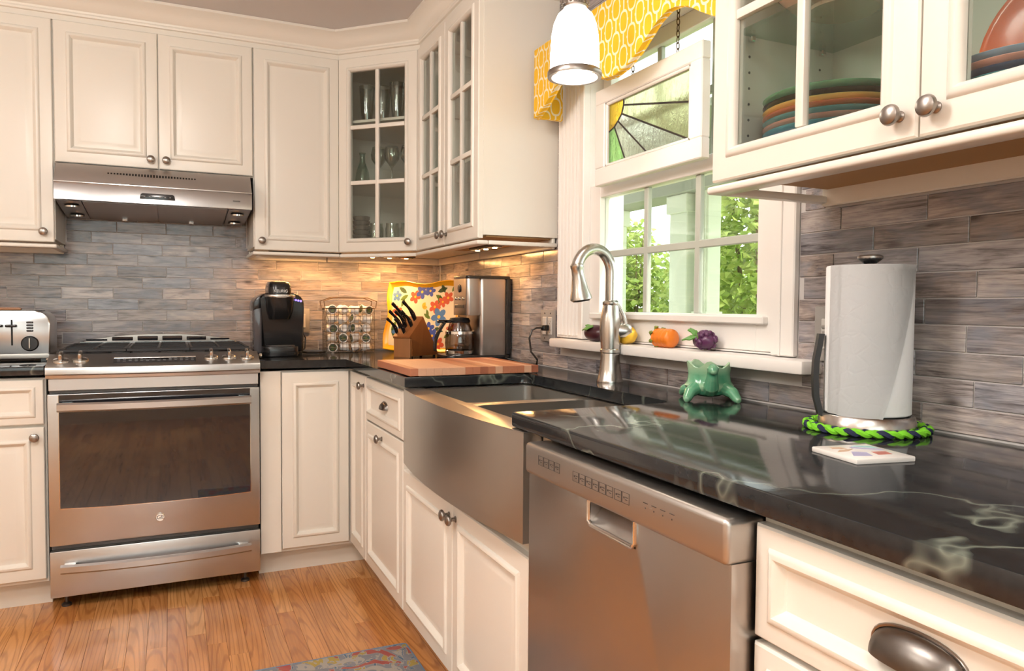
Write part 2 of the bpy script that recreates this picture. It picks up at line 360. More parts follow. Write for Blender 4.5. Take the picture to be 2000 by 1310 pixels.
# ------------------------------------------------------------------ the room
XL, YR = -3.9, -5.6
def struct(name, bm, m, parent=None, **kw): return tag(obj(name, bm, m, parent, **kw), kind='structure') if parent is None else obj(name, bm, m, parent, **kw)
bm = BM(); box(bm, XL, 0.0, YR, 0.0, -.06, -.0125); mat('subfloor_brown', (.16, .06, .02), .7); floor = struct('floor', bm, 'subfloor_brown')
tag(floor, 'orange-brown oak strip floor running towards the range')
rest = BM(); rnd = random.Random(3)
PW = .0615
nstrip = int((0 - XL) / PW)
plank_n = 0
for i in range(nstrip):
    x1 = -i * PW; x0 = x1 - PW; y = 0.0; first = rnd.uniform(.15, .9)
    while y > YR:
        L = rnd.uniform(.42, 1.25) if first is None else first; first = None; ya, yb = max(y - L, YR), y
        inside = -2.4 < x0 and x1 < -.5 and yb > -2.05 and ya < -.40
        if inside:
            b2 = BM(); w2, l2 = PW - .0007, (yb - ya) - .0007
            box(b2, -w2 / 2, w2 / 2, -l2 / 2, l2 / 2, -.0125, 0, .0004, 1)
            obj('plank', b2, 'oak_plank', floor, ((x0 + x1) / 2, (ya + yb) / 2, 0)); plank_n += 1
        else:
            box(rest, x0 + .0006, x1 - .0006, ya + .0006, yb - .0006, -.0125, 0)
        y -= L
tag(obj('plank_rest', rest, 'oak_floor_rest', floor), kind='stuff')
bm = BM(); box(bm, XL - .1, .14, YR - .1, .1, CEIL, CEIL + .1); struct('ceiling', bm, 'ceiling_paint')
bm = BM(); box(bm, XL, .14, 0, .1, -.06, CEIL); wall_back = struct('wall_back', bm, 'grout')
bm = BM(); box(bm, XL - .1, XL, YR, .1, -.06, CEIL); struct('wall_left', bm, 'beige_paint')
bm = BM(); box(bm, XL - .1, -2.85, YR - .1, YR, -.06, CEIL); box(bm, -.65, .14, YR - .1, YR, -.06, CEIL); box(bm, -2.85, -.65, YR - .1, YR, -.06, .85); box(bm, -2.85, -.65, YR - .1, YR, 2.15, CEIL); struct('wall_rear', bm, 'beige_paint')  # rear wall, with an opening cut to let in frontal sky light
added_win = tag(root('added_window', 'unseen white window added in the rear wall for neutral front light', None), kind='structure')  # unseen, added to bring neutral light to cabinet interiors and steel
bm = BM()
for a, b, c, d in ((-2.93, -2.85, .77, 2.23), (-.65, -.57, .77, 2.23), (-2.85, -.65, 2.15, 2.23), (-2.85, -.65, .77, .85), (-1.775, -1.725, .85, 2.15)): box(bm, a, b, YR - .03, YR + .02, c, d, .003, 1)
obj('frame', bm, 'white_paint', added_win)
for a, b in ((-2.85, -1.775), (-1.725, -.65)):
    bm = BM(); box(bm, a, b, YR - .02, YR - .017, .85, 2.15); obj('pane', bm, 'window_glass', added_win, smooth=False)
# window wall with its opening
WY0, WY1, WZ0, WZ1 = -2.466, -1.570, 1.035, 2.02
bm = BM()
box(bm, 0, .14, WY1, 0, -.06, CEIL); box(bm, 0, .14, YR, WY0, -.06, CEIL)
box(bm, 0, .14, WY0, WY1, -.06, WZ0); box(bm, 0, .14, WY0, WY1, WZ1, CEIL)
wall_right = struct('wall_right', bm, 'grout')
# ------------------------------------------------------------------ wall tiles, each one its own piece
TL, TH, TT, GR = .2032, .0502, .0030, .0028
bm = BM(); box(bm, -(TL - GR) / 2, (TL - GR) / 2, -TT, 0, -(TH - GR) / 2, (TH - GR) / 2, .0009, 1)
tile_src = obj('tile', bm, 'wood_look_tile', wall_back, (0, 0, 0)); tile_me = tile_src.data; bpy.data.objects.remove(tile_src)
def put_tile(par, a, b, z, back):
    o = bpy.data.objects.new('tile', tile_me); C.objects.link(o); o.parent = par; c = (a + b) / 2
    o.scale = ((b - a - GR) / (TL - GR), 1, 1)
    if back: o.location = (c, -.0002, z)
    else: o.location = (-.0002, c, z); o.rotation_euler = (0, 0, -PI / 2)
Z0 = .918
def rows(par, s0, s1, nrow, allowed, back, ph=0.0):
    for i in range(nrow):
        z = Z0 + TH * (i + .5); off = ph + (TL * .5 if i % 2 else 0) + (.017 if i % 4 > 1 else 0)
        s = s0 + off - TL
        while s < s1:
            for (a, b) in allowed(z):
                p, q = max(s, a), min(s + TL, b)
                if q - p > .014: put_tile(par, p, q, z, back)
            s += TL
def al_back(z):
    if z < 1.40: return [(-2.32, -.0085)]
    if z < 1.56: return [(-1.75, -.995)]
    return []
rows(wall_back, -2.34, 0, 13, al_back, True, .06)
def al_right(z):
    if z < .985: return [(-3.62, -.0085)]
    if z < 1.39: return [(-3.62, -2.540), (-1.374, -.0085)]
    if z < 2.135: return [(-1.374, -1.346), (-2.61, -2.54)]
    return [(-2.61, -1.346)]
rows(wall_right, -3.7, 0, 29, al_right, False, .03)
# ------------------------------------------------------------------ window
win = tag(root('window_1', 'white double-hung window with a grid of panes over the sink', None), kind='structure')
def fluted(bm, y0, y1, z0, z1, n):
    """casing board with vertical reeds, standing on the wall plane"""
    box(bm, -.018, .0, y0, y1, z0, z1, .002, 1)
    w = y1 - y0
    for k in range(n):
        c = y0 + w * (k + .8) / (n + .6); tube(bm, [(-.018, c, z0 + .01), (-.018, c, z1 - .01)], w / n * .30, 8)
bm = BM(); fluted(bm, -1.548, -1.376, 1.035, 2.02, 6); box(bm, -.026, .004, -1.575, -1.545, 1.035, 2.02, .003, 1); obj('casing', bm, 'white_paint', win)
bm = BM(); box(bm, -.018, 0, -2.538, -2.466, 1.035, 2.02, .003, 1); box(bm, -.022, 0, -2.50, -2.495, 1.035, 2.02, .001, 1); obj('casing', bm, 'white_paint', win)
bm = BM(); box(bm, -.02, 0, -2.55, -1.365, 2.02, 2.135, .003, 1); box(bm, -.035, 0, -2.56, -1.355, 2.12, 2.14, .004, 2); obj('head_casing', bm, 'white_paint', win)
bm = BM(); box(bm, -.064, .05, -2.612, -1.400, 1.0, 1.032, .006, 2); obj('window_sill', bm, 'white_paint', win)
# jamb lining of the opening
bm = BM()
box(bm, 0, .14, WY1 - .006, WY1 + .001, WZ0, WZ1); box(bm, 0, .14, WY0 - .001, WY0 + .006, WZ0, WZ1); box(bm, 0, .14, WY0, WY1, WZ1 - .012, WZ1); box(bm, .0, .16, WY0, WY1, WZ0 - .002, WZ0 + .004)
obj('jamb', bm, 'white_paint', win)
# lower sash
def sash(name, x, y0, y1, z0, z1, st, rb, rt, gy, gz, gm):
    bm = BM(); gx = x + .020
    box(bm, x, x + .035, y0, y0 + st, z0, z1, .002, 1); box(bm, x, x + .035, y1 - st, y1, z0, z1, .002, 1)
    box(bm, x, x + .035, y0 + st, y1 - st, z0, z0 + rb, .002, 1); box(bm, x, x + .035, y0 + st, y1 - st, z1 - rt, z1, .002, 1)
    s = obj(name, bm, 'white_paint', win)
    a0, a1, b0, b1 = y0 + st, y1 - st, z0 + rb, z1 - rt
    for k in range(1, gy):
        c = a0 + (a1 - a0) * k / gy; bm = BM(); box(bm, gx - .008, gx + .008, c - .011, c + .011, b0, b1, .002, 1); obj('muntin', bm, gm, s)
    for k in range(1, gz):
        c = b0 + (b1 - b0) * k / gz; bm = BM(); box(bm, gx - .0082, gx + .0082, a0, a1, c - .011, c + .011, .002, 1); obj('muntin', bm, gm, s)
    for i in range(gy):
        for j in range(gz):
            bm = BM(); box(bm, gx - .0015, gx + .0015, a0 + (a1 - a0) * i / gy, a0 + (a1 - a0) * (i + 1) / gy, b0 + (b1 - b0) * j / gz, b0 + (b1 - b0) * (j + 1) / gz)
            obj('pane', bm, 'window_glass', s, smooth=False)
mat('muntin_grey', (.48, .50, .44), .5)
sash('lower_sash', .004, WY0 + .006, WY1 - .006, 1.04, 1.565, .066, .092, .045, 3, 2, 'muntin_grey')
sash('upper_sash', .05, WY0 + .006, WY1 - .006, 1.53, 2.008, .05, .045, .05, 3, 2, 'muntin_grey')
bm = BM(); box(bm, -.014, .006, -2.435, -1.603, 1.108, 1.128, .003, 1); obj('sash_lift', bm, 'white_paint', win)
# ------------------------------------------------------------------ outside
bm = BM(); box(bm, .14, 14, -8, 12, -.5, -.4); tag(obj('lawn', bm, 'lawn'), 'green lawn outside the window', 'lawn', kind='structure')
def post(label, x, y0, y1, dn=True):
    r = root('porch_post', label, 'post', (x, (y0 + y1) / 2, -.4)); h = (y1 - y0) / 2
    bm = BM(); box(bm, -.06, .06, -h, h, 0, 2.10, .004, 1); obj('shaft', bm, 'porch_white', r)
    bm = BM(); box(bm, -.075, .075, -h - .012, h + .012, 0, .14, .004, 1); obj('base', bm, 'porch_white', r)
    bm = BM(); box(bm, -.075, .075, -h - .012, h + .012, 2.01, 2.10, .004, 1); obj('capital', bm, 'porch_white', r)
post('pale porch post outside, behind the middle panes', 1.0, -.905, -.765)
post('slim pale porch post outside, at the left window edge', 1.0, -.20, -.05)
r = root('downspout', 'pale corrugated downspout beside the middle porch post', 'downspout', (1.0, -.985, -.4))
bm = BM(); box(bm, -.04, .04, -.048, .048, 0, 2.17, .004, 1)
for k in range(5): box(bm, -.046, -.03, -.04 + k * .018, -.031 + k * .018, 0, 2.17, .002, 1)
obj('pipe', bm, 'porch_white', r); bm = BM(); box(bm, -.05, .05, -.055, .055, 1.5, 1.53, .002, 1); obj('strap', bm, 'porch_white', r)
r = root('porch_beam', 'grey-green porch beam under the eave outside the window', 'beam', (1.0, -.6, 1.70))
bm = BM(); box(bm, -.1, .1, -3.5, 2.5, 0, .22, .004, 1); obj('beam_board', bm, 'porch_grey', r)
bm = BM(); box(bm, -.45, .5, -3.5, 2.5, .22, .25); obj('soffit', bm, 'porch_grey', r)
def shrub(label, cx, cy, rx, ry, z0, z1, n, seed):
    rn = random.Random(seed); r = root('shrub', label, 'shrub', (cx, cy, -.4), 0, 'shrubs outside the window')
    bm = BM(); h = z1 - z0
    for k in range(6):
        a = rn.uniform(0, 6.28); e = (math.cos(a) * rx * .6, math.sin(a) * ry * .6, z1 + .2 - rn.random() * .5)
        tube(bm, [(math.cos(a) * .05, math.sin(a) * .05, 0), (e[0] * .35 + .05 * rn.random(), e[1] * .35, e[2] * .45), e], [.022, .015, .005], 6)
    obj('stem', bm, 'bark', r)
    vs, fs = [], []
    for k in range(n):
        while True:
            p = Vector((rn.uniform(-1, 1), rn.uniform(-1, 1), rn.uniform(-1, 1)))
            if .25 < p.length < 1: break
        cl = .08 * math.sin(9 * p.x + 3) * math.cos(8 * p.y)
        c = Vector((p.x * rx, p.y * ry, (z0 + z1) / 2 + .4 + p.z * h / 2 + cl))
        d = Vector((rn.uniform(-1, 1), rn.uniform(-1, 1), rn.uniform(-.7, .5))).normalized(); s = d.orthogonal().normalized(); L = rn.uniform(.05, .085); w = L * .42; b = len(vs)
        q = d.cross(s)
        vs += [c, c + d * L * .5 + s * w + q * .008, c + d * L, c + d * L * .5 - s * w + q * .008]; fs += [(b, b + 1, b + 2), (b, b + 2, b + 3)]
    me = bpy.data.meshes.new('foliage'); me.from_pydata([tuple(v) for v in vs], [], fs); me.materials.append(MT['foliage'])
    o = bpy.data.objects.new('foliage', me); C.objects.link(o); o.parent = r; tag(o, kind='stuff')
shrub('leafy green shrub behind the left window panes', 2.7, 2.30, .45, .42, .35, 2.02, 4200, 1)
shrub('leafy green shrub showing through the middle panes', 2.9, 1.28, .5, .56, .1, 1.92, 4600, 2)
shrub('tall leafy shrub behind the right window panes', 2.3, .05, .55, .62, .1, 2.75, 6500, 3)
shrub('shrub filling the background low behind the panes', 4.6, 1.9, .6, 1.3, -.2, 1.75, 5200, 4)
# ------------------------------------------------------------------ cabinet pieces
DPROF = [(0, 0), (0, .016), (.003, .0195), (.006, .020), (.043, .020), (.045, .0235), (.050, .0265), (.056, .0265), (.061, .0225), (.064, .016), (.068, .0125), (.072, .0125), (.090, .0175), (.094, .018)]
FPROF = [(0, 0), (0, .016), (.003, .0195), (.006, .020), (.026, .020), (.028, .0235), (.032, .0262), (.037, .0262), (.042, .0215), (.045, .015), (.049, .0115), (.053, .0115)]
GPROF = [(0, 0), (0, .016), (.003, .0195), (.006, .020), (.043, .020), (.045, .0235), (.050, .0265), (.056, .0265), (.061, .0225), (.064, .014), (.064, .0)]
def rings_rect(bm, w, h, prof, hole=False):
    vr = []
    for ins, d in prof:
        vr.append([bm.verts.new(p) for p in ((ins, -d, ins), (w - ins, -d, ins), (w - ins, -d, h - ins), (ins, -d, h - ins))])
    for a, b in zip(vr, vr[1:]):
        for i in range(4): bm.faces.new((a[i], a[(i + 1) % 4], b[(i + 1) % 4], b[i]))
    if hole:
        a, b = vr[-1], vr[0]
        for i in range(4): bm.faces.new((a[i], a[(i + 1) % 4], b[(i + 1) % 4], b[i]))
    else:
        bm.faces.new(vr[-1]); bm.faces.new(vr[0][::-1])
def knob_bm():
    bm = BM(); lathe(bm, [(.0085, 0), (.0085, .002), (.0055, .004), (.0050, .011), (.0075, .015), (.0135, .0175), (.0160, .0205), (.0162, .0225), (.0145, .0265), (.0095, .0295), (.003, .0305)], 24, axis='y'); return bm
KNOB = None
def knob(par, x, z, d=.0265):
    global KNOB
    if KNOB is None:
        KNOB = obj('knob', knob_bm(), 'nickel', par, (x, -.020, z)); return KNOB
    return inst(KNOB, par, (x, -.020, z), (0, 0, 0))
def cup_pull(par, x, z, w=.086):
    """bin pull: quarter-ellipsoid hood, open below"""
    bm = BM(); n, m = 22, 8; vr = []; hh, pp = w * .30, w * .25
    for j in range(m + 1):
        t = PI / 2 * j / m; ring = []
        for i in range(n + 1):
            a = PI * i / n; s = max(.02, math.sin(a)) ** .62
            ring.append(bm.verts.new((x + w / 2 * math.cos(a), -.0115 - pp * s * math.sin(t), z - hh * .4 + hh * s * math.cos(t) - hh * .10 * math.sin(t))))
        vr.append(ring)
    for a, b in zip(vr, vr[1:]):
        for i in range(n): bm.faces.new((a[i], a[i + 1], b[i + 1], b[i]))
    geo = bm.faces[:]
    r = bmesh.ops.solidify(bm, geom=geo, thickness=.0022)
    tube(bm, [(x + w / 2 * 1.03 * math.cos(PI * i / 16), -.0125, z - hh * .4 + hh * 1.04 * max(.02, math.sin(PI * i / 16)) ** .62) for i in range(17)], .0022, 6)
    return obj('cup_pull', bm, 'nickel', par, angle=60)
def door(par, x, z, w, h, depth, kind='raised', grid=(2, 3), knob_at=None, rot=0.0, loc=None):
    bm = BM()
    if kind == 'glass':
        rings_rect(bm, w, h, GPROF, True); ins = .064; a0, a1, b0, b1 = ins, w - ins, ins, h - ins; nx, nz = grid
        mw = .0095
        for k in range(1, nx):
            c = a0 + (a1 - a0) * k / nx; box(bm, c - mw, c + mw, -.020, -.004, b0, b1, .003, 2)
        for k in range(1, nz):
            c = b0 + (b1 - b0) * k / nz; box(bm, a0, a1, -.0198, -.0042, c - mw, c + mw, .003, 2)
    else: rings_rect(bm, w, h, DPROF)
    d = obj('door', bm, 'cream_paint', par, loc or (x, -depth, z), (0, 0, rot))
    if kind == 'glass':
        for i in range(nx):
            for j in range(nz):
                bm = BM(); box(bm, a0 + (a1 - a0) * i / nx, a0 + (a1 - a0) * (i + 1) / nx, -.0100, -.0075, b0 + (b1 - b0) * j / nz, b0 + (b1 - b0) * (j + 1) / nz)
                obj('pane', bm, 'clear_pane', d, smooth=False)
    if knob_at: knob(d, knob_at[0], knob_at[1])
    return d
def drawer(par, x, z, w, h, depth, pull=None, pw=.086):
    bm = BM(); rings_rect(bm, w, h, FPROF); d = obj('drawer_front', bm, 'cream_paint', par, (x, -depth, z))
    if pull == 'cup': cup_pull(d, w / 2, h / 2 + .0, pw)
    return d
RB = -PI / 2            # rotation of everything standing on the window wall
ZB, ZT = 1.394, 2.283   # upper doors
UD = .305               # upper box depth (doors in front)
def carcass(par, w, z0, z1, d, hollow=False, shelves=(), glass_shelf=False, x0=0.0):
    bm = BM(); t = .018
    if hollow:
        box(bm, x0, x0 + t, -d, 0, z0, z1); box(bm, x0 + w - t, x0 + w, -d, 0, z0, z1); box(bm, x0 + t, x0 + w - t, -d, 0, z0, z0 + t); box(bm, x0 + t, x0 + w - t, -d, 0, z1 - t, z1)
        box(bm, x0 + t, x0 + w - t, -.012, 0, z0 + t, z1 - t)
        box(bm, x0 + t, x0 + .036, -d, -d + t, z0 + t, z1 - t); box(bm, x0 + w - .036, x0 + w - t, -d, -d + t, z0 + t, z1 - t)
    else: box(bm, x0, x0 + w, -d, 0, z0, z1, .001, 1)
    b = obj('body', bm, 'cream_paint', par)
    for s in shelves:
        bm = BM(); box(bm, x0 + t + .001, x0 + w - t - .001, -d + .03, -.014, s, s + (.008 if glass_shelf else .018), .001, 1)
        obj('shelf', bm, 'shelf_glass' if glass_shelf else 'cream_paint', par, smooth=False)
    return b
def lip(bm, pts, z, closed=False):
    """bullnose moulding along the bottom front of upper cabinets; pts in plan"""
    tube(bm, [(x, y, z) for x, y in pts], .0105, 8, closed)
def bottom_trim(par, w, d, left=True, right=True, x0=0.0, inner='mdf', zb=None):
    zb = ZB if zb is None else zb
    bm = BM(); box(bm, x0 - (.006 if left else 0), x0 + w + (.006 if right else 0), -d - .026, -d + .02, zb - .024, zb - .008, .006, 3)
    if left: box(bm, x0 - .006, x0 + .02, -d + .02, -.005, zb - .0235, zb - .008, .004, 2)
    if right: box(bm, x0 + w - .02, x0 + w + .006, -d + .02, -.005, zb - .0235, zb - .008, .004, 2)
    obj('bottom_moulding', bm, 'cream_paint', par)
    bm = BM(); box(bm, x0 + .005, x0 + w - .005, -.022, -.0085, zb - .030, zb + .012, .003, 1); obj('wall_cleat', bm, 'cream_paint', par)
    bm = BM(); box(bm, x0 + .02, x0 + w - .02, -d + .02, -.022, zb + .006, zb + .0115); obj('underside', bm, inner, par, smooth=False)
CZ0, CZ1 = ZB + .012, 2.30
# --- uppers on the range wall
X3 = -.610; X2 = -.991; X1 = -1.753
r = root('upper_cabinet', 'cream single-door wall cabinet between range hood and corner cabinet', 'cabinet', (X2, 0, 0), 0, 'cream wall cabinets')
w = X3 - X2; carcass(r, w, CZ0, CZ1, UD); door(r, .003, ZB, w - .006, ZT - ZB, UD, knob_at=(.030, .040)); bottom_trim(r, w, UD, True, False, inner='cream_paint')
r = root('upper_cabinet', 'cream two-door wall cabinet directly above the range hood', 'cabinet', (X1, 0, 0), 0, 'cream wall cabinets')
w = X2 - X1; carcass(r, w, 1.714, CZ1, UD)
dw = (w - .009) / 2
door(r, .003, 1.718, dw, ZT - 1.718, UD, knob_at=(dw - .028, .036)); door(r, .006 + dw, 1.718, dw, ZT - 1.718, UD, knob_at=(.028, .036))
r = root('upper_cabinet', 'cream wall cabinet cut by the left picture edge above the toaster', 'cabinet', (X1 - .46, 0, 0), 0, 'cream wall cabinets')
carcass(r, .46, CZ0, CZ1, UD); door(r, .003, ZB, .454, ZT - ZB, UD, knob_at=(.454 - .036, .040)); bottom_trim(r, .46, UD, False, True, inner='cream_paint')
# --- diagonal corner cabinet
r = root('corner_cabinet', 'cream diagonal corner wall cabinet with a six-pane glass door', 'cabinet', (0, 0, 0), 0, 'cream wall cabinets')
k = .610; bm = BM(); t = .016
for z0, z1 in ((CZ0, CZ0 + .018), (CZ1 - .018, CZ1)): prism(bm, [(-.001, -.001), (-k, -.001), (-k, -UD), (-UD, -k), (-.001, -k)], z0, z1, 'xy')
box(bm, -k, -.001, -.012, -.001, CZ0, CZ1); box(bm, -.012, -.001, -k, -.012, CZ0, CZ1)
box(bm, -k, -k + t, -UD, -.012, CZ0, CZ1); box(bm, -UD, -.012, -k, -k + t, CZ0, CZ1)
obj('body', bm, 'cream_paint', r)
for s in (ZB + .315, ZB + .60):
    bm = BM(); prism(bm, [(-.014, -.014), (-k + .02, -.014), (-k + .02, -UD - .0), (-UD, -k + .02), (-.014, -k + .02)], s, s + .012, 'xy'); obj('shelf', bm, 'cream_paint', r, smooth=False)
DL = (k - UD) * math.sqrt(2); dwid = DL - .022
bm = BM(); q = math.sqrt(.5)
for s in (0, 1):
    a = Vector((-k, -UD, 0)) if s == 0 else Vector((-UD, -k, 0)); dv = Vector((q, -q, 0)) * (1 if s == 0 else -1); nn = Vector((q, q, 0))
    pl = [a, a + dv * .03, a + dv * .03 + nn * .018, a + nn * .018]; prism(bm, [(p.x, p.y) for p in pl], CZ0, CZ1, 'xy')
obj('face_frame', bm, 'cream_paint', r)
door(r, 0, 0, dwid, ZT - ZB, 0, 'glass', (2, 3), (dwid - .036, .040), -PI / 4, (-k + .011 * q, -UD - .011 * q, ZB))
bm = BM()
prism(bm, [(-k, -UD - .026), (-UD - .011, -k - .0), (-UD + .02, -k + .02), (-k + .0, -UD + .02)], ZB - .024, ZB - .008, 'xy', .004); obj('bottom_moulding', bm, 'cream_paint', r)
bm = BM(); prism(bm, [(-.022, -.022), (-k, -.022), (-k, -UD + .01), (-UD + .01, -k), (-.022, -k)], ZB + .006, ZB + .0115, 'xy'); obj('underside', bm, 'cream_paint', r, smooth=False)
bm = BM(); box(bm, -k, -.0085, -.022, -.0085, ZB - .030, ZB + .0055, .003, 1); box(bm, -.022, -.0085, -k, -.022, ZB - .030, ZB + .0055, .003, 1); obj('wall_cleat', bm, 'cream_paint', r)
# --- window-wall upper next to the corner
YE = -1.345
r = root('upper_cabinet', 'cream wall cabinet with two narrow glass doors left of the window', 'cabinet', (0, -.610, 0), RB, 'cream wall cabinets')
w = -.610 - YE; carcass(r, w, CZ0, CZ1, UD, True, (ZB + .315, ZB + .60)); dw = (w - .009) / 2
door(r, .003, ZB, dw, ZT - ZB, UD, 'glass', (2, 3), (dw - .028, .040)); door(r, .006 + dw, ZB, dw, ZT - ZB, UD, 'glass', (2, 3), (.028, .040))
bottom_trim(r, w, UD, False, True, inner='mdf')
# --- near window-wall upper
RY0 = -2.612; ZN = 1.402
r = root('upper_cabinet', 'white glass-door wall cabinet in the near right foreground holding colourful plates', 'cabinet', (0, RY0, 0), RB, 'cream wall cabinets')
w = .925; carcass(r, w, ZN + .012, CZ1, UD, True, (ZN + .300, ZN + .58), True); dw = (w - .009) / 2
door(r, .003, ZN, dw, ZT - ZN, UD, 'glass', (2, 3), (dw - .028, .036)); door(r, .006 + dw, ZN, dw, ZT - ZN, UD, 'glass', (2, 3), (.028, .036))
bottom_trim(r, w, UD, True, True, inner='mdf', zb=ZN)
bm = BM()
for sy in (-UD + .06, -.05):
    for sx in (.0185, w - .0185 - .012): box(bm, sx, sx + .012, sy - .006, sy + .006, ZN + .288, ZN + .2995, .002, 1)
obj('shelf_clip', bm, 'chrome', r)
bm = BM()
for sy in (-UD + .06, -.05):
    for kz in range(7): lathe(bm, [(.0028, 0), (.0028, .0006)], 8, (.0180, sy, ZN + .10 + kz * .032), 'x')
    for kz in range(7): lathe(bm, [(.0028, 0), (.0028, .0006)], 8, (.0186, sy, ZN + .10 + kz * .032), 'x')
obj('shelf_pin_holes', bm, 'print_dark', r)
# --- crown moulding along the tops
def crown(par_name, path):
    bm = BM(); prof = [(0, 2.283), (.006, 2.286), (.006, 2.306), (.014, 2.309), (.016, 2.316), (.012, 2.323), (.014, 2.330), (.022, 2.336), (.030, 2.352), (.046, 2.372), (.066, 2.384), (.072, 2.388), (.072, CEIL - .001), (-.02, CEIL - .001), (-.02, 2.283)]
    pts = [Vector(p) for p in path]; n = len(pts); ring = []
    for i in range(n):
        d0 = (pts[i] - pts[i - 1]).normalized() if i else None; d1 = (pts[i + 1] - pts[i]).normalized() if i < n - 1 else None
        if d0 is None: nn = Vector((d1.y, -d1.x))
        elif d1 is None: nn = Vector((d0.y, -d0.x))
        else:
            a, b = Vector((d0.y, -d0.x)), Vector((d1.y, -d1.x)); nn = (a + b).normalized(); nn /= max(.4, nn.dot(a))
        ring.append([(pts[i].x + nn.x * o, pts[i].y + nn.y * o, z) for o, z in prof])
    loft(bm, ring); return struct(par_name, bm, 'cream_paint')
e = UD + .002
tag(crown('trim_1', [(-2.213, -e), (-.611, -e), (-e, -.611), (-e, YE), (-.001, YE)]), 'cream crown moulding over the corner wall cabinets')
tag(crown('trim_2', [(-.001, RY0), (-e, RY0), (-e, RY0 - .925)]), 'cream crown moulding over the near right wall cabinet')
# ------------------------------------------------------------------ base cabinets
BD, TK, BT = .610, .105, .872
def base(name, label, loc, rz, w, group='cream base cabinets', kick=True):
    r = root(name, label, 'cabinet', loc, rz, group)
    return r
def base_body(r, w, top=BT, x0=0.0):
    bm = BM(); box(bm, x0, x0 + w, -BD, -.002, TK, top, .001, 1); obj('body', bm, 'cream_paint', r)
    bm = BM(); box(bm, x0, x0 + w, -BD + .070, -.02, 0, TK); obj('toe_kick', bm, 'cream_paint', r)
r = base('base_cabinet', 'cream base cabinet with drawer at the left picture edge below the toaster', (-2.213, 0, 0), 0, .46)
base_body(r, .458); drawer(r, .003, .700, .449, .166, BD, None); door(r, .003, .120, .449, .570, BD, knob_at=(.449 - .030, .534))
# corner unit: two doors meeting in the inside corner
r = root('corner_base_cabinet', 'cream L-shaped corner base cabinet right of the range', 'cabinet', (0, 0, 0), 0, 'cream base cabinets')
bm = BM(); prism(bm, [(-.002, -.002), (-1.000, -.002), (-1.000, -BD), (-BD, -BD), (-BD, -.914), (-.002, -.914)], TK, BT, 'xy'); obj('body', bm, 'cream_paint', r)
bm = BM(); prism(bm, [(-.02, -.02), (-1.000, -.02), (-1.000, -BD + .07), (-BD + .07, -BD + .07), (-BD + .07, -.914), (-.02, -.914)], 0, TK, 'xy'); obj('toe_kick', bm, 'cream_paint', r)
bm = BM(); box(bm, -1.000, -.918, -BD - .018, -BD, TK + .005, BT, .001, 1); obj('filler', bm, 'cream_paint', r)
door(r, -.914, .120, .914 - BD - .024, .746, BD)
door(r, 0, 0, .914 - BD - .026, .746, 0, 'raised', knob_at=(.914 - BD - .026 - .026, .706), rot=RB, loc=(-BD, -BD - .023, .120))
# drawer-over-door unit
r = base('base_cabinet', 'cream base cabinet with cup-pull drawer between corner unit and sink', (0, -.917, 0), RB, .52)
w = .523; base_body(r, w); drawer(r, .003, .697, w - .006, .166, BD, 'cup', .080); door(r, .003, .120, w - .006, .570, BD, knob_at=((w - .006) / 2 - .01, .538))
# sink base
r = base('sink_base_cabinet', 'cream two-door sink base cabinet below the steel apron sink', (0, -1.443, 0), RB, .96)
w = .965; bm = BM(); box(bm, 0, w, -BD, -.002, TK, .628, .001, 1); box(bm, 0, .018, -BD, -.002, .628, BT); box(bm, w - .018, w, -BD, -.002, .628, BT); obj('body', bm, 'cream_paint', r)
bm = BM(); box(bm, 0, w, -BD + .07, -.02, 0, TK); obj('toe_kick', bm, 'cream_paint', r)
dw = (w - .009) / 2
door(r, .003, .120, dw, .482, BD, knob_at=(dw - .024, .448)); door(r, .006 + dw, .120, dw, .482, BD, knob_at=(.024, .448))
bm = BM(); box(bm, w + .001, 1.028, -BD, -.56, TK, .636); box(bm, .989, 1.028, -BD, -.56, .636, .882); obj('filler', bm, 'cream_paint', r)
# near drawer unit
r = base('drawer_base_cabinet', 'cream drawer cabinet in the near right corner right of the dishwasher', (0, -3.083, 0), RB, .6)
w = .470; base_body(r, w); drawer(r, .003, .716, w - .006, .150, BD, 'cup', .108); drawer(r, .003, .420, w - .006, .288, BD, 'cup', .108); drawer(r, .003, .120, w - .006, .292, BD, 'cup', .108)
# ------------------------------------------------------------------ countertops
CT, CB = .917, .884
bm = BM(); prism(bm, [(-2.213, -.0095), (-1.757, -.0095), (-1.757, -.650), (-2.213, -.650)], CB, CT, 'xy', .004)
tag(obj('countertop', bm, 'soapstone'), 'short black soapstone countertop left of the range under the toaster', 'countertop', 'black soapstone countertops')
SY0, SY1, SXB = -2.358, -1.530, -.215   # sink cut-out
def rc(pts): return pts
bm = BM()
poly = [(-.0095, -.0095), (-.998, -.0095), (-.998, -.650), (-.650, -.650), (-.650, SY1)] + [(SXB - .03, SY1)] + arc(SXB - .03, SY1 - .03, .03, 90, 0, 5)[1:] + arc(SXB - .03, SY0 + .03, .03, 0, -90, 5) + [(-.650, SY0), (-.650, -3.575), (-.0095, -3.575)]
prism(bm, poly, CB, CT, 'xy', .005)
tag(obj('countertop', bm, 'soapstone'), 'long L-shaped black soapstone countertop with pale veins around the sink', 'countertop', 'black soapstone countertops')
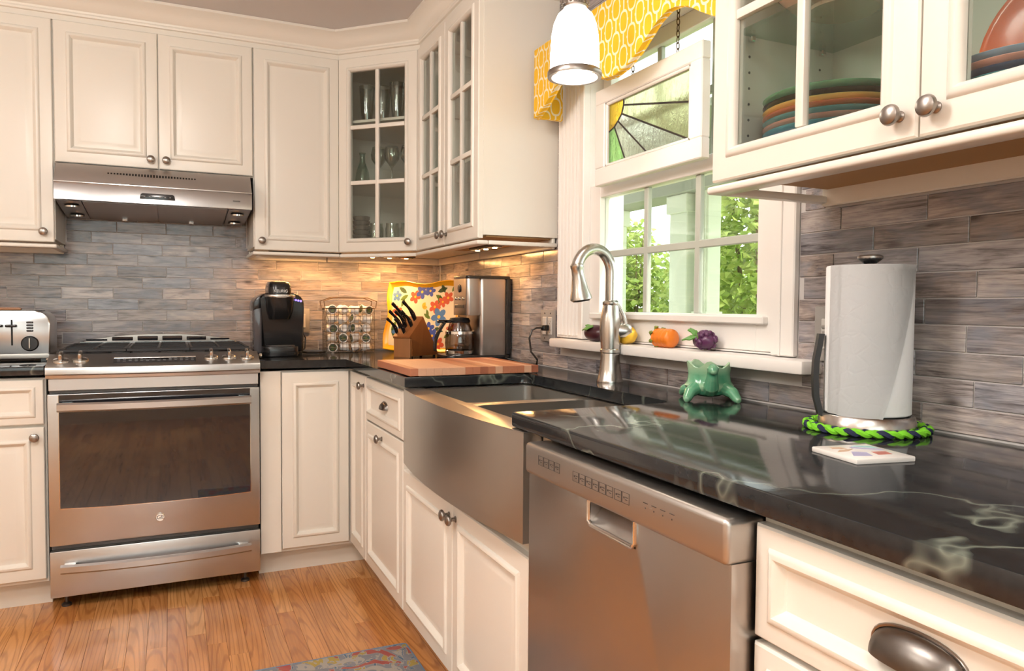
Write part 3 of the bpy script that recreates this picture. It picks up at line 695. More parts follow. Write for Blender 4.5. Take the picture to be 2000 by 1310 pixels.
# ------------------------------------------------------------------ range hood
HX, HW = -1.747, .741
r = root('range_hood', 'stainless steel under-cabinet range hood above the range', 'range hood', (HX, 0, 1.50))
bm = BM(); prism(bm, [(-.010, .03), (-.010, .212), (-.335, .212), (-.402, .130), (-.405, .060), (-.397, .058), (-.390, .066)], .0, HW, 'yz', .0015); obj('shell', bm, 'steel_x', r)
bm = BM(); prism(bm, [(-.4035, .1285), (-.4035, .1315), (-.4065, .1315), (-.4065, .1285)], .0, HW, 'yz'); obj('front_crease', bm, 'chrome', r)
bm = BM()
for k in range(30):
    x = HW * .25 + k * HW * .44 / 29; t = abs(k - 14.5) / 14.5; hgt = .013 - .007 * t
    sy = lambda z: -.335 - .067 * (.212 - z) / .082
    za, zb_ = .180 - hgt / 2, .180 + hgt / 2
    prism(bm, [(sy(za) - .0008, za), (sy(zb_) - .0008, zb_), (sy(zb_) + .003, zb_), (sy(za) + .003, za)], x, x + .0065, 'yz')
obj('vent_slots', bm, 'gap_black', r)
def tilt(bm, x0, x1, a, b, th, off=0.0):
    """slab between two (y,z) points"""
    d = Vector((b[0] - a[0], b[1] - a[1])).normalized(); n = Vector((-d.y, d.x))
    p = [Vector(a) + n * off, Vector(b) + n * off, Vector(b) + n * (off + th), Vector(a) + n * (off + th)]
    prism(bm, [(q.x, q.y) for q in p], x0, x1, 'yz')
for k in range(2):
    bm = BM(); tilt(bm, HW * (.13 + .37 * k), HW * (.495 + .37 * k), (-.385, .062), (-.03, .028), .004, -.006); f = obj('filter', bm, 'steel_grey', r)
    bm = BM(); tilt(bm, HW * (.30 + .37 * k), HW * (.325 + .37 * k), (-.055, .030), (-.035, .028), .004, -.010); obj('latch', bm, 'chrome', f)
for x in (.012, HW * .875):
    bm = BM(); tilt(bm, x, x + .08, (-.385, .062), (-.03, .028), .004, -.005); s = obj('lamp_plate', bm, 'steel_x', r)
    for yy in (-.30, -.11):
        bm = BM(); lathe(bm, [(.028, 0), (.028, .006), (.02, .008)], 16, (0, 0, 0)); obj('lamp_lens', bm, 'chrome', s, (x + .04, yy, .062 + (yy + .385) * -.0958 - .012), (R(5.4), 0, 0))
bm = BM(); prism(bm, [(HW * .41, .079), (HW * .59, .079), (HW * .585, .098)] + [(HW * .575, .102), (HW * .425, .102)] + [(HW * .415, .098)], -.4075, -.400, 'xz', .001); c = obj('control_pod', bm, 'display_black', r)
bm = BM()
for k in range(6): box(bm, HW * (.43 + k * .026), HW * (.43 + k * .026) + .006, -.4085, -.4070, .088, .0905)
obj('button', bm, 'print_grey', c)
bm = BM(); box(bm, HW * .895, HW * .935, -.4058, -.4045, .0905, .0945); obj('nameplate', bm, 'print_dark', r)
# ------------------------------------------------------------------ range
r = root('gas_range', 'stainless slide-in gas range with black oven window between cream cabinets', 'range', (HX, 0, 0)); W_ = HW
bm = BM(); box(bm, .004, W_ - .004, -.630, -.03, .05, .905); obj('body', bm, 'dark_metal', r)
YF = -.660
# storage drawer
bm = BM(); box(bm, 0, W_, YF, -.632, .052, .226, .004, 2); dr = obj('drawer', bm, 'steel_x', r)
def bow_handle(par, x0, x1, z, y0, yb, bow, ht, m='steel_x'):
    bm = BM(); n = 14; rings = []
    for i in range(n + 1):
        t = i / n; x = x0 + (x1 - x0) * t; y = yb - bow * (1 - (2 * t - 1) ** 2); zz = z
        pr = [(-.011, ht * .30), (-.004, ht * .5), (.008, ht * .42), (.011, 0), (.008, -ht * .42), (-.004, -ht * .5), (-.011, -ht * .30)]
        rings.append([(x, y + a, zz + b) for a, b in pr])
    loft(bm, rings)
    h = obj('handle', bm, m, par)
    for x in (x0 + .008, x1 - .046):
        bm = BM(); box(bm, x, x + .038, yb + .002, y0 + .001, z - ht * .3, z + ht * .38, .003, 1); obj('handle_bracket', bm, 'chrome', h)
    return h
bow_handle(dr, .038, W_ - .038, .168, YF, -.694, .030, .034)
# oven door with window
bm = BM(); box(bm, 0, W_, YF, -.632, .246, .812, .004, 2); od = obj('oven_door', bm, 'steel_x', r)
bm = BM(); prism(bm, [(.034, .384), (W_ * .25, .378), (W_ * .5, .376), (W_ * .75, .378), (W_ - .034, .384), (W_ - .034, .808), (.034, .808)], YF - .003, YF - .0002, 'xz', .001); obj('window_frame', bm, 'chrome', od)
bm = BM(); prism(bm, [(.037, .387), (W_ * .25, .381), (W_ * .5, .379), (W_ * .75, .381), (W_ - .037, .387), (W_ - .037, .8095), (.037, .8095)], YF - .0045, YF - .0025, 'xz'); obj('window', bm, 'black_glass', od, smooth=False)
bow_handle(od, .036, W_ - .036, .768, YF - .004, -.704, .026, .034)
bm = BM(); lathe(bm, [(.0165, 0), (.0165, .003), (.015, .0045), (.0145, .0035), (.001, .0035)], 28, (W_ * .5, YF, .318), 'y'); em = obj('emblem', bm, 'chrome', od)
text('emblem_letters', 'GE', .021, 'print_dark', em, (W_ * .5, YF - .0040, .3178), (PI / 2, 0, 0))
# control lip and panel
bm = BM(); box(bm, .004, W_ - .004, YF + .004, -.632, .824, .872, .002, 1); obj('upper_band', bm, 'steel_x', r)
n = 16; rings = []
def bowy(t, b): return -b * (1 - (2 * t - 1) ** 2)
for i in range(n + 1):
    t = i / n; x = W_ * t; b = bowy(t, .026)
    rings.append([(x, -.575, .955), (x, -.690 + b, .9175), (x, -.6975 + b, .913), (x, -.700 + b, .905), (x, -.700 + b, .889), (x, -.692 + b, .884), (x, -.690 + b, .874), (x, -.668 + b * .7, .868), (x, -.60, .868)])
bm = BM(); loft(bm, rings); cp = obj('control_panel', bm, 'steel_x', r)
SL = math.atan2(.955 - .9175, .690 - .575 + .02)
def onp(x, y):   # a point on the slanting control surface
    t = x / W_; b = bowy(t, .026); k = (y + .575) / ((-.690 + b) + .575); return (x, y, .955 + (.9175 - .955) * k)
KN = None
for x in (.046, .108, .560, .627, .694):
    p = onp(x, -.652); bm = BM()
    if KN is None:
        lathe(bm, [(.028, 0), (.028, .004), (.026, .008), (.020, .011), (.006, .011)], 24); box(bm, -.0065, .0065, -.024, .023, .008, .036, .004, 2)
        KN = obj('knob', bm, 'faucet_steel', cp, p, (SL, 0, 0))
    else: bm.free(); KN2 = inst(KN, cp, p, (SL, 0, 0))
x0, x1 = W_ * .293, W_ * .680
bm = BM(); a, b_ = onp(x0, -.632), onp(x0, -.688)
prism(bm, [(a[1], a[2] + .0012), (b_[1], b_[2] + .0012), (b_[1], b_[2] - .001), (a[1], a[2] - .001)], x0, x1, 'yz'); ds = obj('display', bm, 'display_black', cp)
bm = BM(); box(bm, x0, x1, a[1] - .001, a[1] + .003, a[2] + .0, a[2] + .0025); obj('display_edge', bm, 'chrome', ds)
bm = BM()
for i in range(14):
    for j in range(2):
        if 5 <= i <= 8 and j == 0: continue
        x = x0 + .012 + i * (x1 - x0 - .03) / 13; y = -.648 - j * .018 - (.004 if i % 2 else 0); p = onp(x, y); box(bm, x, x + .010, y - .0018, y + .0018, p[2] + .0009, p[2] + .0019)
obj('display_legend', bm, 'print_grey', ds)
bm = BM(); p = onp(W_ * .5, -.643); box(bm, W_ * .43, W_ * .56, -.650, -.636, p[2] + .0005, p[2] + .0021); obj('display_clock', bm, 'black_glass', ds)
# cooktop
bm = BM(); box(bm, .0, W_, -.58, -.04, .905, .948, .008, 2); ck = obj('cooktop', bm, 'steel_grey', r)
bm = BM(); box(bm, .022, W_ - .022, -.565, -.075, .947, .951, .002, 1); obj('burner_well', bm, 'black_plastic', ck)
bm = BM(); lathe(bm, [(.0105, 0), (.0115, .006), (.007, .012)], 14, (.001, -.57, .934), 'x'); lathe(bm, [(.0105, -.012), (.0115, -.006), (.007, 0)], 14, (W_ + .007, -.57, .934), 'x'); obj('side_button', bm, 'chrome', ck)
for (bx, by, br) in ((.15, -.43, .045), (.15, -.20, .038), (.37, -.31, .05), (.59, -.43, .045), (.59, -.20, .038)):
    bm = BM(); lathe(bm, [(br, .951), (br, .958), (br * .8, .961), (br * .78, .966), (br * .2, .967)], 20, (bx, by, 0)); obj('burner', bm, 'cast_iron', r)
for gi in range(3):
    g0 = .028 + gi * .2285; g1 = g0 + .2275; bm = BM(); zt = .972; t = .0055
    for yy in (-.555, -.44, -.32, -.20, -.085): box(bm, g0, g1, yy - t, yy + t, zt - .012, zt, .002, 1)
    for xx in (g0 + t, (g0 + g1) / 2, g1 - t): box(bm, xx - t, xx + t, -.555, -.085, zt - .011, zt + .001, .002, 1)
    for xx in (g0 + t, g1 - t):
        for yy in (-.545, -.095): box(bm, xx - t, xx + t, yy - t, yy + t, .951, zt - .006)
    obj('grate', bm, 'cast_iron', r)
# rear vent with an arched top and slots
N = 18; top = [(W_ * .06 + (W_ * .88) * i / N, .974 + .036 * (1 - abs(2 * i / N - 1) ** 2.4)) for i in range(N + 1)]
bm = BM(); prism(bm, [(W_ * .06, .948)] + top + [(W_ * .94, .948)], -.085, -.045, 'xz', .002); rv = obj('rear_vent', bm, 'steel_grey', r)
bm = BM(); box(bm, W_ * .07, W_ * .93, -.0885, -.084, .9725, .9785, .001, 1); obj('vent_trim', bm, 'chrome', rv)
bm = BM()
for i in range(6):
    a = .10 + i * .137; xm = (a + .056)
    zc = .974 + .036 * (1 - abs(2 * xm - 1) ** 2.4); hh = max(.006, (zc - .986) * .85)
    box(bm, W_ * a, W_ * (a + .112), -.0868, -.0840, .982, .982 + hh, .002, 1)
obj('vent_slot', bm, 'black_glass', rv)
for x in (.045, W_ - .055):
    bm = BM(); lathe(bm, [(.017, 0), (.017, .008), (.010, .012), (.006, .014), (.006, .053)], 14, (x, -.60, 0)); obj('foot', bm, 'dark_metal', r)
# ------------------------------------------------------------------ dishwasher
r = root('dishwasher', 'stainless steel dishwasher under the counter right of the sink', 'dishwasher', (0, -2.475, 0), RB); W2 = .606; DF = -.664
bm = BM(); box(bm, .004, W2 - .004, -.60, -.03, .02, .866); obj('tub', bm, 'black_matte', r)
bm = BM(); box(bm, .006, W2 - .006, -.575, -.55, .0, .11); obj('toe_panel', bm, 'black_matte', r)
px0, px1, pz0 = .243, .386, .768
bm = BM()
prism(bm, [(0, .115), (W2, .115), (W2, .812), (px1, .812), (px1, pz0), (px0, pz0), (px0, .812), (0, .812)], DF, -.605, 'xz', .0015)
dd = obj('door_panel', bm, 'steel_z', r)
bm = BM(); box(bm, -.001, W2 + .001, -.674, -.605, .810, .873, .009, 4); cp = obj('control_panel', bm, 'steel_grey', r)
bm = BM(); box(bm, px0, px1, -.634, -.607, pz0 - .001, .812); prism(bm, [(DF, pz0 + .002), (-.634, pz0 + .030), (-.634, pz0 - .002), (DF, pz0 - .002)], px0, px1, 'yz')
obj('handle_recess', bm, 'steel_grey', dd)
bm = BM(); tube(bm, [(px0, DF - .002, .811), (px0, DF - .002, pz0 + .008), (px0 + .008, DF - .002, pz0), (px1 - .008, DF - .002, pz0), (px1, DF - .002, pz0 + .008), (px1, DF - .002, .811)], .004, 8); obj('handle_rim', bm, 'chrome', dd)
def outline(bm, x0, x1, z0, z1, y, t=.0005):
    for a, b, c, d in ((x0, x1, z0, z0 + t), (x0, x1, z1 - t, z1), (x0, x0 + t, z0, z1), (x1 - t, x1, z0, z1)): box(bm, a, b, y - .0004, y + .0004, c, d)
mat('dw_print', (.07, .06, .055), .5)
for grp, (s, n_, z) in enumerate(((.062, 4, .838), (.200, 6, .836), (.338, 2, .836))):
    for k in range(n_):
        x = s + k * .0225; bm = BM(); outline(bm, x, x + .0205, z, z + .018, -.6742); box(bm, x + .004, x + .007, -.6746, -.6738, z + .008, z + .011); box(bm, x + .009, x + .017, -.6746, -.6738, z + .010, z + .0112); box(bm, x + .009, x + .015, -.6746, -.6738, z + .006, z + .0072)
        obj('button', bm, 'dw_print', cp, smooth=False)
for k in range(4):
    x = .425 + k * .022; bm = BM(); lathe(bm, [(.0014, 0), (.0014, .0006)], 8, (x, -.6738, .843), 'y'); box(bm, x - .006, x + .006, -.6746, -.6738, .850, .8512); obj('indicator', bm, 'dw_print', cp, smooth=False)
# ------------------------------------------------------------------ apron sink
r = root('apron_sink', 'stainless steel double-bowl farmhouse sink with bowed apron front', 'sink', (0, 0, .64)); a0, a1 = -2.428, -1.536
N = 20
def bow(t): return -.655 - .032 * (1 - (2 * t - 1) ** 2)
fr = [(bow(i / N), a0 + (a1 - a0) * i / N) for i in range(N + 1)]
bm = BM(); prism(bm, fr + [(-.612, a1), (-.612, a0)], .004, .2405, 'xy'); obj('apron', bm, 'steel_sink', r)
mid = -1.955
for (b0, b1) in ((a0 + .045, mid - .010), (mid + .010, a1 - .022)):
    bm = BM()
    o = rrect(-.612, -.205, b0, b1, .03, 5); ii = rrect(-.590, -.225, b0 + .018, b1 - .018, .03, 5)
    loft(bm, [[(x, y, .2415) for x, y in o], [(x, y, .2405) for x, y in ii], [(x, y, .03) for x, y in ii], [(x * .96 - .016, y * .97 + (b0 + b1) / 2 * .03, .012) for x, y in ii]], False)
    bm.faces.new([bm.verts.new((x * .96 - .016, y * .97 + (b0 + b1) / 2 * .03, .012)) for x, y in ii])
    o_ = obj('bowl', bm, 'steel_sink', r, recalc=False)
    bm = BM(); lathe(bm, [(.042, .0125), (.042, .016), (.036, .016), (.034, .0135), (.004, .0135)], 20, (-.40, (b0 + b1) / 2, 0)); obj('drain', bm, 'chrome', o_)
bm = BM(); box(bm, -.618, -.200, mid - .012, mid + .012, .205, .2420, .004, 2); prism(bm, [(x + .0005, y) for x, y in fr] + [(-.592, a1), (-.592, a0)], .2406, .2430, 'xy', .001); obj('rim', bm, 'steel_sink', r)
# ------------------------------------------------------------------ faucet
FX, FY = -.09, -1.865
r = root('faucet', 'brushed nickel pull-down gooseneck faucet behind the sink', 'faucet', (FX, FY, CT))
bm = BM(); lathe(bm, [(.041, 0), (.041, .004), (.038, .010), (.033, .040), (.0295, .075), (.029, .088), (.0315, .091), (.0315, .099), (.029, .102), (.031, .125), (.0335, .16), (.032, .19), (.026, .225), (.0235, .236), (.0255, .239), (.0255, .246), (.021, .250), (.0165, .252)], 28); obj('body', bm, 'faucet_steel', r)
pts = [(0, 0, .245), (0, 0, .335)]; Rr = .063
for i in range(1, 15): a = PI * i / 14 * .93; pts.append((-Rr + Rr * math.cos(a), -.006 * i / 14, .335 + Rr * 1.15 * math.sin(a)))
e = pts[-1]; bm = BM(); tube(bm, pts, .0175, 16); obj('spout', bm, 'faucet_steel', r)
bm = BM(); lathe(bm, [(.016, .010), (.0205, .004), (.0205, -.004), (.0185, -.008), (.0190, -.030), (.0260, -.070), (.0325, -.092), (.0335, -.100), (.0300, -.103), (.025, -.098)], 24)
sh = obj('spray_head', bm, 'faucet_steel', r, (e[0], e[1], e[2] + .002), (0, R(-9), 0))
bm = BM(); lathe(bm, [(.0290, -.1015), (.026, -.106), (.004, -.106)], 24); obj('spray_face', bm, 'black_plastic', sh)
bm = BM(); m4 = Matrix.Rotation(R(-40), 4, 'Z')
lathe(bm, [(.018, -.064), (.021, -.058), (.0225, -.045), (.0225, -.02), (.020, 0)], 20, (0, 0, .158), 'x'); hb = obj('handle_hub', bm, 'faucet_steel', r, (0, 0, 0), (0, 0, R(-28)))
bm = BM(); tube(bm, [(.048, 0, .178), (.040, 0, .205), (.012, .004, .262), (.006, .004, .275)], [.0075, .006, .0055, .010], 10); ball(bm, (.006, .004, .277), .0105); obj('lever', bm, 'faucet_steel', hb)
# ------------------------------------------------------------------ valance over the window
r = root('window_valance', 'yellow trellis-print upholstered valance with a scalloped edge over the window', 'valance', (0, 0, 0)); vc, vh = -1.957, .525
prf = [(0, 1.822), (.06, 1.829), (.12, 1.852), (.17, 1.882), (.215, 1.910), (.26, 1.923), (.30, 1.919), (.345, 1.899), (.39, 1.870), (.44, 1.842), (.49, 1.822), (vh, 1.815)]
low = [(vc + d, z) for d, z in prf[::-1]] + [(vc - d, z) for d, z in prf[1:]]
bm = BM(); prism(bm, low + [(vc - vh, 2.055), (vc + vh, 2.055)], -.150, -.130, 'yz', .004); obj('front_panel', bm, 'yellow_trellis', r)
for s in (1, -1):
    bm = BM(); y = vc + s * vh; box(bm, -.1305, -.040, min(y, y - s * .018), max(y, y - s * .018), 1.815, 2.055, .003, 1); obj('side_return', bm, 'yellow_trellis', r)
bm = BM(); box(bm, -.1305, -.040, vc - vh + .018, vc + vh - .018, 2.036, 2.055); obj('top_board', bm, 'white_paint', r)
bm = BM(); tube(bm, [(-.131, y, z + .001) for y, z in low], .0035, 6); obj('welt', bm, 'yellow_trellis', r)
# ------------------------------------------------------------------ hanging stained-glass panel
PX = -.050; yL, yR, z0, z1 = -1.692, -2.236, 1.545, 1.855
r = root('stained_glass_panel', 'old painted wood frame with stained glass hanging by chains before the window', 'stained glass', (0, 0, 0))
gL, gR, g0, g1 = yL - .056, yR + .052, z0 + .056, z1 - .048
bm = BM()
for (a, b, c, d) in ((yR, yL, z0, g0), (yR, yL, g1, z1), (gL, yL, g0, g1), (yR, gR, g0, g1)): box(bm, PX, PX + .030, a, b, c, d, .003, 1)
obj('frame', bm, 'white_paint', r)
bm = BM()
for (a, b, c, d) in ((gR, gL, g0, g0 + .010), (gR, gL, g1 - .010, g1), (gL - .010, gL, g0, g1), (gR, gR + .010, g0, g1)): box(bm, PX + .004, PX + .026, a, b, c, d, .003, 1)
obj('glazing_bead', bm, 'white_paint', r)
w, h = gL - gR, g1 - g0
k = w / .43
A = [(0, .53), (.04, .59), (.06, .656), (.081, .745), (.091, .865), (.093, 1)]
pcs = [('stained_amber', [(0, 1)] + A), ('stained_olive', [A[5], A[4], (.43, .51), (.43, 1)]), ('stained_olive', [A[4], A[3], (.43, 0), (.43, .51)]), ('stained_clear', [A[3], A[2], (.228, 0), (.43, 0)]),
       ('stained_clear', [A[2], A[1], (.107, 0), (.228, 0)]), ('stained_green', [A[1], A[0], (0, 0), (.107, 0)])]
def SG(s, t): return (gL - s * k, g0 + t * h)
for m_, p_ in pcs:
    bm = BM(); prism(bm, [SG(*q) for q in p_], PX + .013, PX + .016, 'yz'); obj('pane', bm, m_, r, smooth=False)
for a, b in ((A[4], (.43, .51)), (A[3], (.43, 0)), (A[2], (.228, 0)), (A[1], (.107, 0))):
    bm = BM(); tube(bm, [(PX + .0145, *SG(*a)), (PX + .0145, *SG(*b))], .0032, 6); obj('lead_line', bm, 'dark_metal', r)
bm = BM(); tube(bm, [(PX + .0145, *SG(*a)) for a in A], .0032, 6); obj('lead_line', bm, 'dark_metal', r)
for y in (-1.888, -2.110):
    bm = BM(); zc = z1 + .006; kk = 0
    while zc < 2.035:
        n = 10; pts = []
        for i in range(n):
            a = 2 * PI * i / n; u, v = .0048 * math.cos(a), .0105 * math.sin(a)
            pts.append((PX + .015 + (u if kk % 2 else 0), y + (0 if kk % 2 else u), zc + v))
        tube(bm, pts, .0015, 5, True); zc += .0165; kk += 1
    tube(bm, [(PX + .015, y, z1 - .01), (PX + .015, y, z1 + .004)], .0016, 6); obj('chain', bm, 'bronze_chain', r)
# ------------------------------------------------------------------ pendant lamp
r = root('pendant_lamp', 'white glass bell pendant lamp with nickel trim hanging over the sink', 'pendant lamp', (-.38, -2.14, 1.735))
bm = BM(); lathe(bm, [(.0625, .012), (.0635, .020), (.0630, .06), (.0605, .105), (.055, .135), (.045, .158), (.030, .173), (.020, .178)], 32, cap=False); lathe(bm, [(.058, .010), (.001, .0101)], 32, cap=False); obj('shade', bm, 'lamp_shade', r, recalc=True)
bm = BM(); rg = lathe(bm, [(.0595, .0), (.0690, .0), (.0700, .004), (.0700, .013), (.0680, .016), (.0600, .016), (.0595, .0)], 36, cap=False); obj('trim_ring', bm, 'nickel', r)
bm = BM(); lathe(bm, [(.030, .176), (.033, .180), (.033, .215), (.028, .228), (.012, .240), (.006, .245)], 24)
for i in range(18): a = 2 * PI * i / 18; tube(bm, [(.0335 * math.cos(a), .0335 * math.sin(a), .182), (.0335 * math.cos(a), .0335 * math.sin(a), .213)], .003, 6)
obj('socket_cap', bm, 'nickel', r)
bm = BM(); tube(bm, [(0, 0, .24), (0, 0, .650)], .005, 8); obj('stem', bm, 'nickel', r)
bm = BM(); lathe(bm, [(.06, .664), (.06, .655), (.045, .645), (.008, .64)], 24); obj('canopy', bm, 'nickel', r)
lamp('pendant_bulb', 'POINT', (-.38, -2.14, 1.70), 3.0, (1, .86, .70), shadow_soft_size=.05)
# ------------------------------------------------------------------ under-cabinet light bars
def lightbar(label, loc, rz, n, L):
    r = root('under_cabinet_light', label, 'light bar', loc, rz, 'under-cabinet light bars')
    bm = BM(); box(bm, -L / 2, L / 2, -.022, .022, -.010, .0, .002, 1); obj('housing', bm, 'dark_metal', r)
    for k in range(n):
        x = -L / 2 + L * (k + .5) / n; bm = BM(); box(bm, x - L / n * .38, x + L / n * .38, -.019, .019, -.014, -.0095, .002, 1); p = obj('lens_plate', bm, 'chrome', r)
        bm = BM(); lathe(bm, [(.010, -.0165), (.011, -.0135)], 14, (x, 0, 0)); obj('bulb', bm, 'puck_light', p)
lightbar('metal light bar under the single-door wall cabinet', (-.74, -.15, ZB + .0055), 0, 4, .34)
lightbar('metal light bar under the corner wall cabinet', (-.33, -.17, ZB + .0055), 0, 3, .26)
lightbar('metal light bar under the narrow glass-door wall cabinet', (-.13, -.95, ZB + .0055), PI / 2, 3, .28)
UC = (1, .50, .17)
lamp('cabinet_light', 'AREA', (-.74, -.15, ZB - .016), 3.4, UC, shape='RECTANGLE', size=.32, size_y=.03)
lamp('cabinet_light', 'AREA', (-.30, -.16, ZB - .016), 4.2, UC, shape='RECTANGLE', size=.24, size_y=.03)
lamp('cabinet_light', 'AREA', (-.13, -.95, ZB - .016), 3.0, UC, (0, 0, PI / 2), shape='RECTANGLE', size=.28, size_y=.03)
# ------------------------------------------------------------------ toaster
r = root('toaster', 'brushed steel toaster with black dial at the left picture edge', 'toaster', (-1.952, -.30, CT))
def shell(x0, x1, z0, z1, rad): return [(x0, z0), (x1, z0)] + arc(x1 - rad, z1 - rad, rad, 0, 90, 6) + arc(x0 + rad, z1 - rad, rad, 90, 180, 6)
bm = BM(); prism(bm, shell(-.185, .185, .030, .200, .05), -.10, .10, 'xz', .006); obj('body', bm, 'steel_x', r)
bm = BM(); prism(bm, shell(-.181, .181, .012, .032, .004), -.098, .098, 'xz', .003); obj('base', bm, 'steel_grey', r)
bm = BM()
for x in (-.17, .15):
    for y in (-.08, .06): box(bm, x, x + .02, y, y + .02, 0, .013)
obj('foot', bm, 'black_plastic', r)
for x in (-.085, .012, .058):
    bm = BM(); box(bm, x - .003, x + .003, -.1015, -.0985, .065, .165, .001, 1); s = obj('lever_slot', bm, 'gap_black', r)
    bm = BM(); box(bm, x - .019, x + .019, -.125, -.101, .136, .147, .004, 2); obj('lever', bm, 'black_plastic', s)
bm = BM(); lathe(bm, [(.030, 0), (.030, .010), (.026, .014), (.003, .014)], 24, (.118, -.1, .072), 'y'); kd = obj('dial', bm, 'black_plastic', r)
bm = BM(); box(bm, .115, .121, -.120, -.113, .052, .094, .002, 1); obj('pointer', bm, 'chrome', kd)
for k_ in range(4):
    bm = BM(); box(bm, .106, .130, -.106, -.0985, .118 + k_ * .011, .1255 + k_ * .011, .003, 2); obj('button', bm, 'black_plastic', r)
bm = BM()
for y in (-.045, .025): box(bm, -.15, .15, y, y + .022, .1985, .2008)
obj('bread_slot', bm, 'gap_black', r)
bm = BM(); prism(bm, [(-.045, 0), (.040, 0), (.043, .006), (.035, .011), (-.038, .011), (-.047, .006)], -.012, .012, 'xz', .002)
tag(obj('wooden_strip', bm, 'handle_wood', None, (-1.925, -.26, CT + .2012)), 'small brown wooden strip lying on top of the toaster', 'wooden strip')
# ------------------------------------------------------------------ single-serve coffee brewer
r = root('coffee_brewer', 'black single-serve coffee brewer beside the range', 'coffee maker', (-.886, -.27, CT))
bm = BM(); prism(bm, rrect(-.092, .106, -.06, .15, .03), .0, .022, 'xy', .003); prism(bm, rrect(-.075, .075, -.150, .0, .03), .0, .045, 'xy', .004); obj('base', bm, 'black_plastic', r)
bm = BM(); prism(bm, [(-.072, .02), (.106, .02), (.108, .22)] + arc(.058, .232, .052, 0, 90, 6) + arc(-.045, .232, .052, 90, 180, 6)[0:4] + [(-.072, .265)], -.075, .13, 'xz', .010); obj('body', bm, 'black_plastic', r)
mat('tank_smoke', (.09, .08, .085), .12)
bm = BM(); prism(bm, [(-.108, .012), (-.073, .012), (-.073, .262), (-.088, .255), (-.104, .235), (-.110, .20)], -.055, .12, 'xz', .006); tk = obj('water_tank', bm, 'tank_smoke', r)
bm = BM(); prism(bm, [(-.111, .205), (-.073, .215), (-.073, .275), (-.095, .262), (-.109, .240)], -.057, .122, 'xz', .006); obj('tank_lid', bm, 'black_plastic', tk)
bm = BM(); loft(bm, [[(x, y, .165) for x, y in rrect(-.046, .046, -.105, -.03, .03)], [(x, y, .20) for x, y in rrect(-.056, .056, -.128, -.03, .035)], [(x, y, .262) for x, y in rrect(-.062, .062, -.140, -.03, .04)]]); obj('brew_head', bm, 'black_plastic', r)
bm = BM(); prism(bm, rrect(-.066, .066, -.146, .02, .045, 6), .262, .276, 'xy', .004); obj('collar', bm, 'faucet_steel', r)
bm = BM(); loft(bm, [[(x, y, z) for x, y in rrect(-.050 * s, .050 * s, -.128 * s, .06 * s, .035 * s, 6)] for z, s in ((.276, 1.0), (.305, 1.0), (.322, .95), (.333, .82), (.337, .55))]); ld = obj('lid', bm, 'black_plastic', r)
text('lid_lettering', 'KEURIG', .0175, 'print_white', ld, (0, -.1290, .291), (PI / 2, 0, 0))
bm = BM(); prism(bm, rrect(-.060, .060, -.145, -.07, .025), .045, .050, 'xy', .001); obj('drip_tray', bm, 'dark_metal', r)
for k_ in range(3):
    bm = BM(); lathe(bm, [(.005, 0), (.005, .002), (.003, .003)], 12, (.072 + k_ * .011, -.075, .252 - k_ * .002), 'y'); obj('button', bm, 'button_glow', r)
bm = BM(); tube(bm, [(.10, .12, .06), (.135, .14, .10), (.150, .15, .07), (.145, .14, .02), (.12, .10, .006), (.14, .02, .0045), (.20, .03, .0045), (.23, .07, .0045)], .0038, 8); obj('power_cord', bm, 'black_plastic', r)
# ------------------------------------------------------------------ wire basket with coffee pods
BX, BY = -.527, -.125
r = root('wire_basket', 'wire mesh basket full of white coffee pods by the backsplash', 'basket', (BX, BY, CT)); bw, bd, bh = .118, .052, .215
bm = BM()
for s in (-1, 1):
    for i in range(13): x = -bw + 2 * bw * i / 12; tube(bm, [(x, s * bd, .003), (x, s * bd, bh)], .0011, 5)
    for i in range(6): y = -bd + 2 * bd * i / 5; tube(bm, [(s * bw, y, .003), (s * bw, y, bh)], .0011, 5)
for i in range(12):
    z = .003 + (bh - .003) * i / 11; tube(bm, [(-bw, -bd, z), (bw, -bd, z), (bw, bd, z), (-bw, bd, z)], .0011, 5, True)
for i in range(1, 12): x = -bw + 2 * bw * i / 12; tube(bm, [(x, -bd, .003), (x, bd, .003)], .0011, 5)
obj('wire_mesh', bm, 'faucet_steel', r)
bm = BM(); tube(bm, [(-bw, -bd, bh), (bw, -bd, bh), (bw, bd, bh), (-bw, bd, bh)], .0028, 6, True); obj('rim', bm, 'bronze_chain', r)
bm = BM()
for s in (-1, 1): tube(bm, [(-bw - .006, s * bd * .98, bh), (-bw - .012, s * bd, bh + .035), (-bw * .72, s * bd, bh + .052), (bw * .72, s * bd, bh + .052), (bw + .012, s * bd, bh + .035), (bw + .006, s * bd * .98, bh)], .0024, 6)
obj('handle', bm, 'bronze_chain', r)
mat('pod_white', (.90, .87, .84), .45); mat('pod_foil', (.05, .08, .05), .3)
bm = BM(); lathe(bm, [(.0165, 0), (.0175, .002), (.0208, .036), (.0235, .037), (.0235, .039), (.0205, .0395)], 20); pod0 = obj('coffee_pod', bm, 'pod_white'); pod_me = pod0.data
bm = BM(); lathe(bm, [(.0190, .0396), (.0188, .0400), (.001, .0401)], 20); lid0 = obj('lid', bm, 'pod_foil'); lid_me = lid0.data
bm = BM(); box(bm, -.012, .002, .002, .005, .0401, .0404); box(bm, -.004, .012, -.004, -.001, .0401, .0404); box(bm, -.009, .006, -.010, -.007, .0401, .0404); mk0 = obj('lid_print', bm, 'olive_green'); mk_me = mk0.data
for o in (pod0, lid0, mk0): bpy.data.objects.remove(o)
rp = random.Random(11); tops = [(0, 0), (0, 2), (1, 1), (3, 1), (3, 4), (0, 4)]
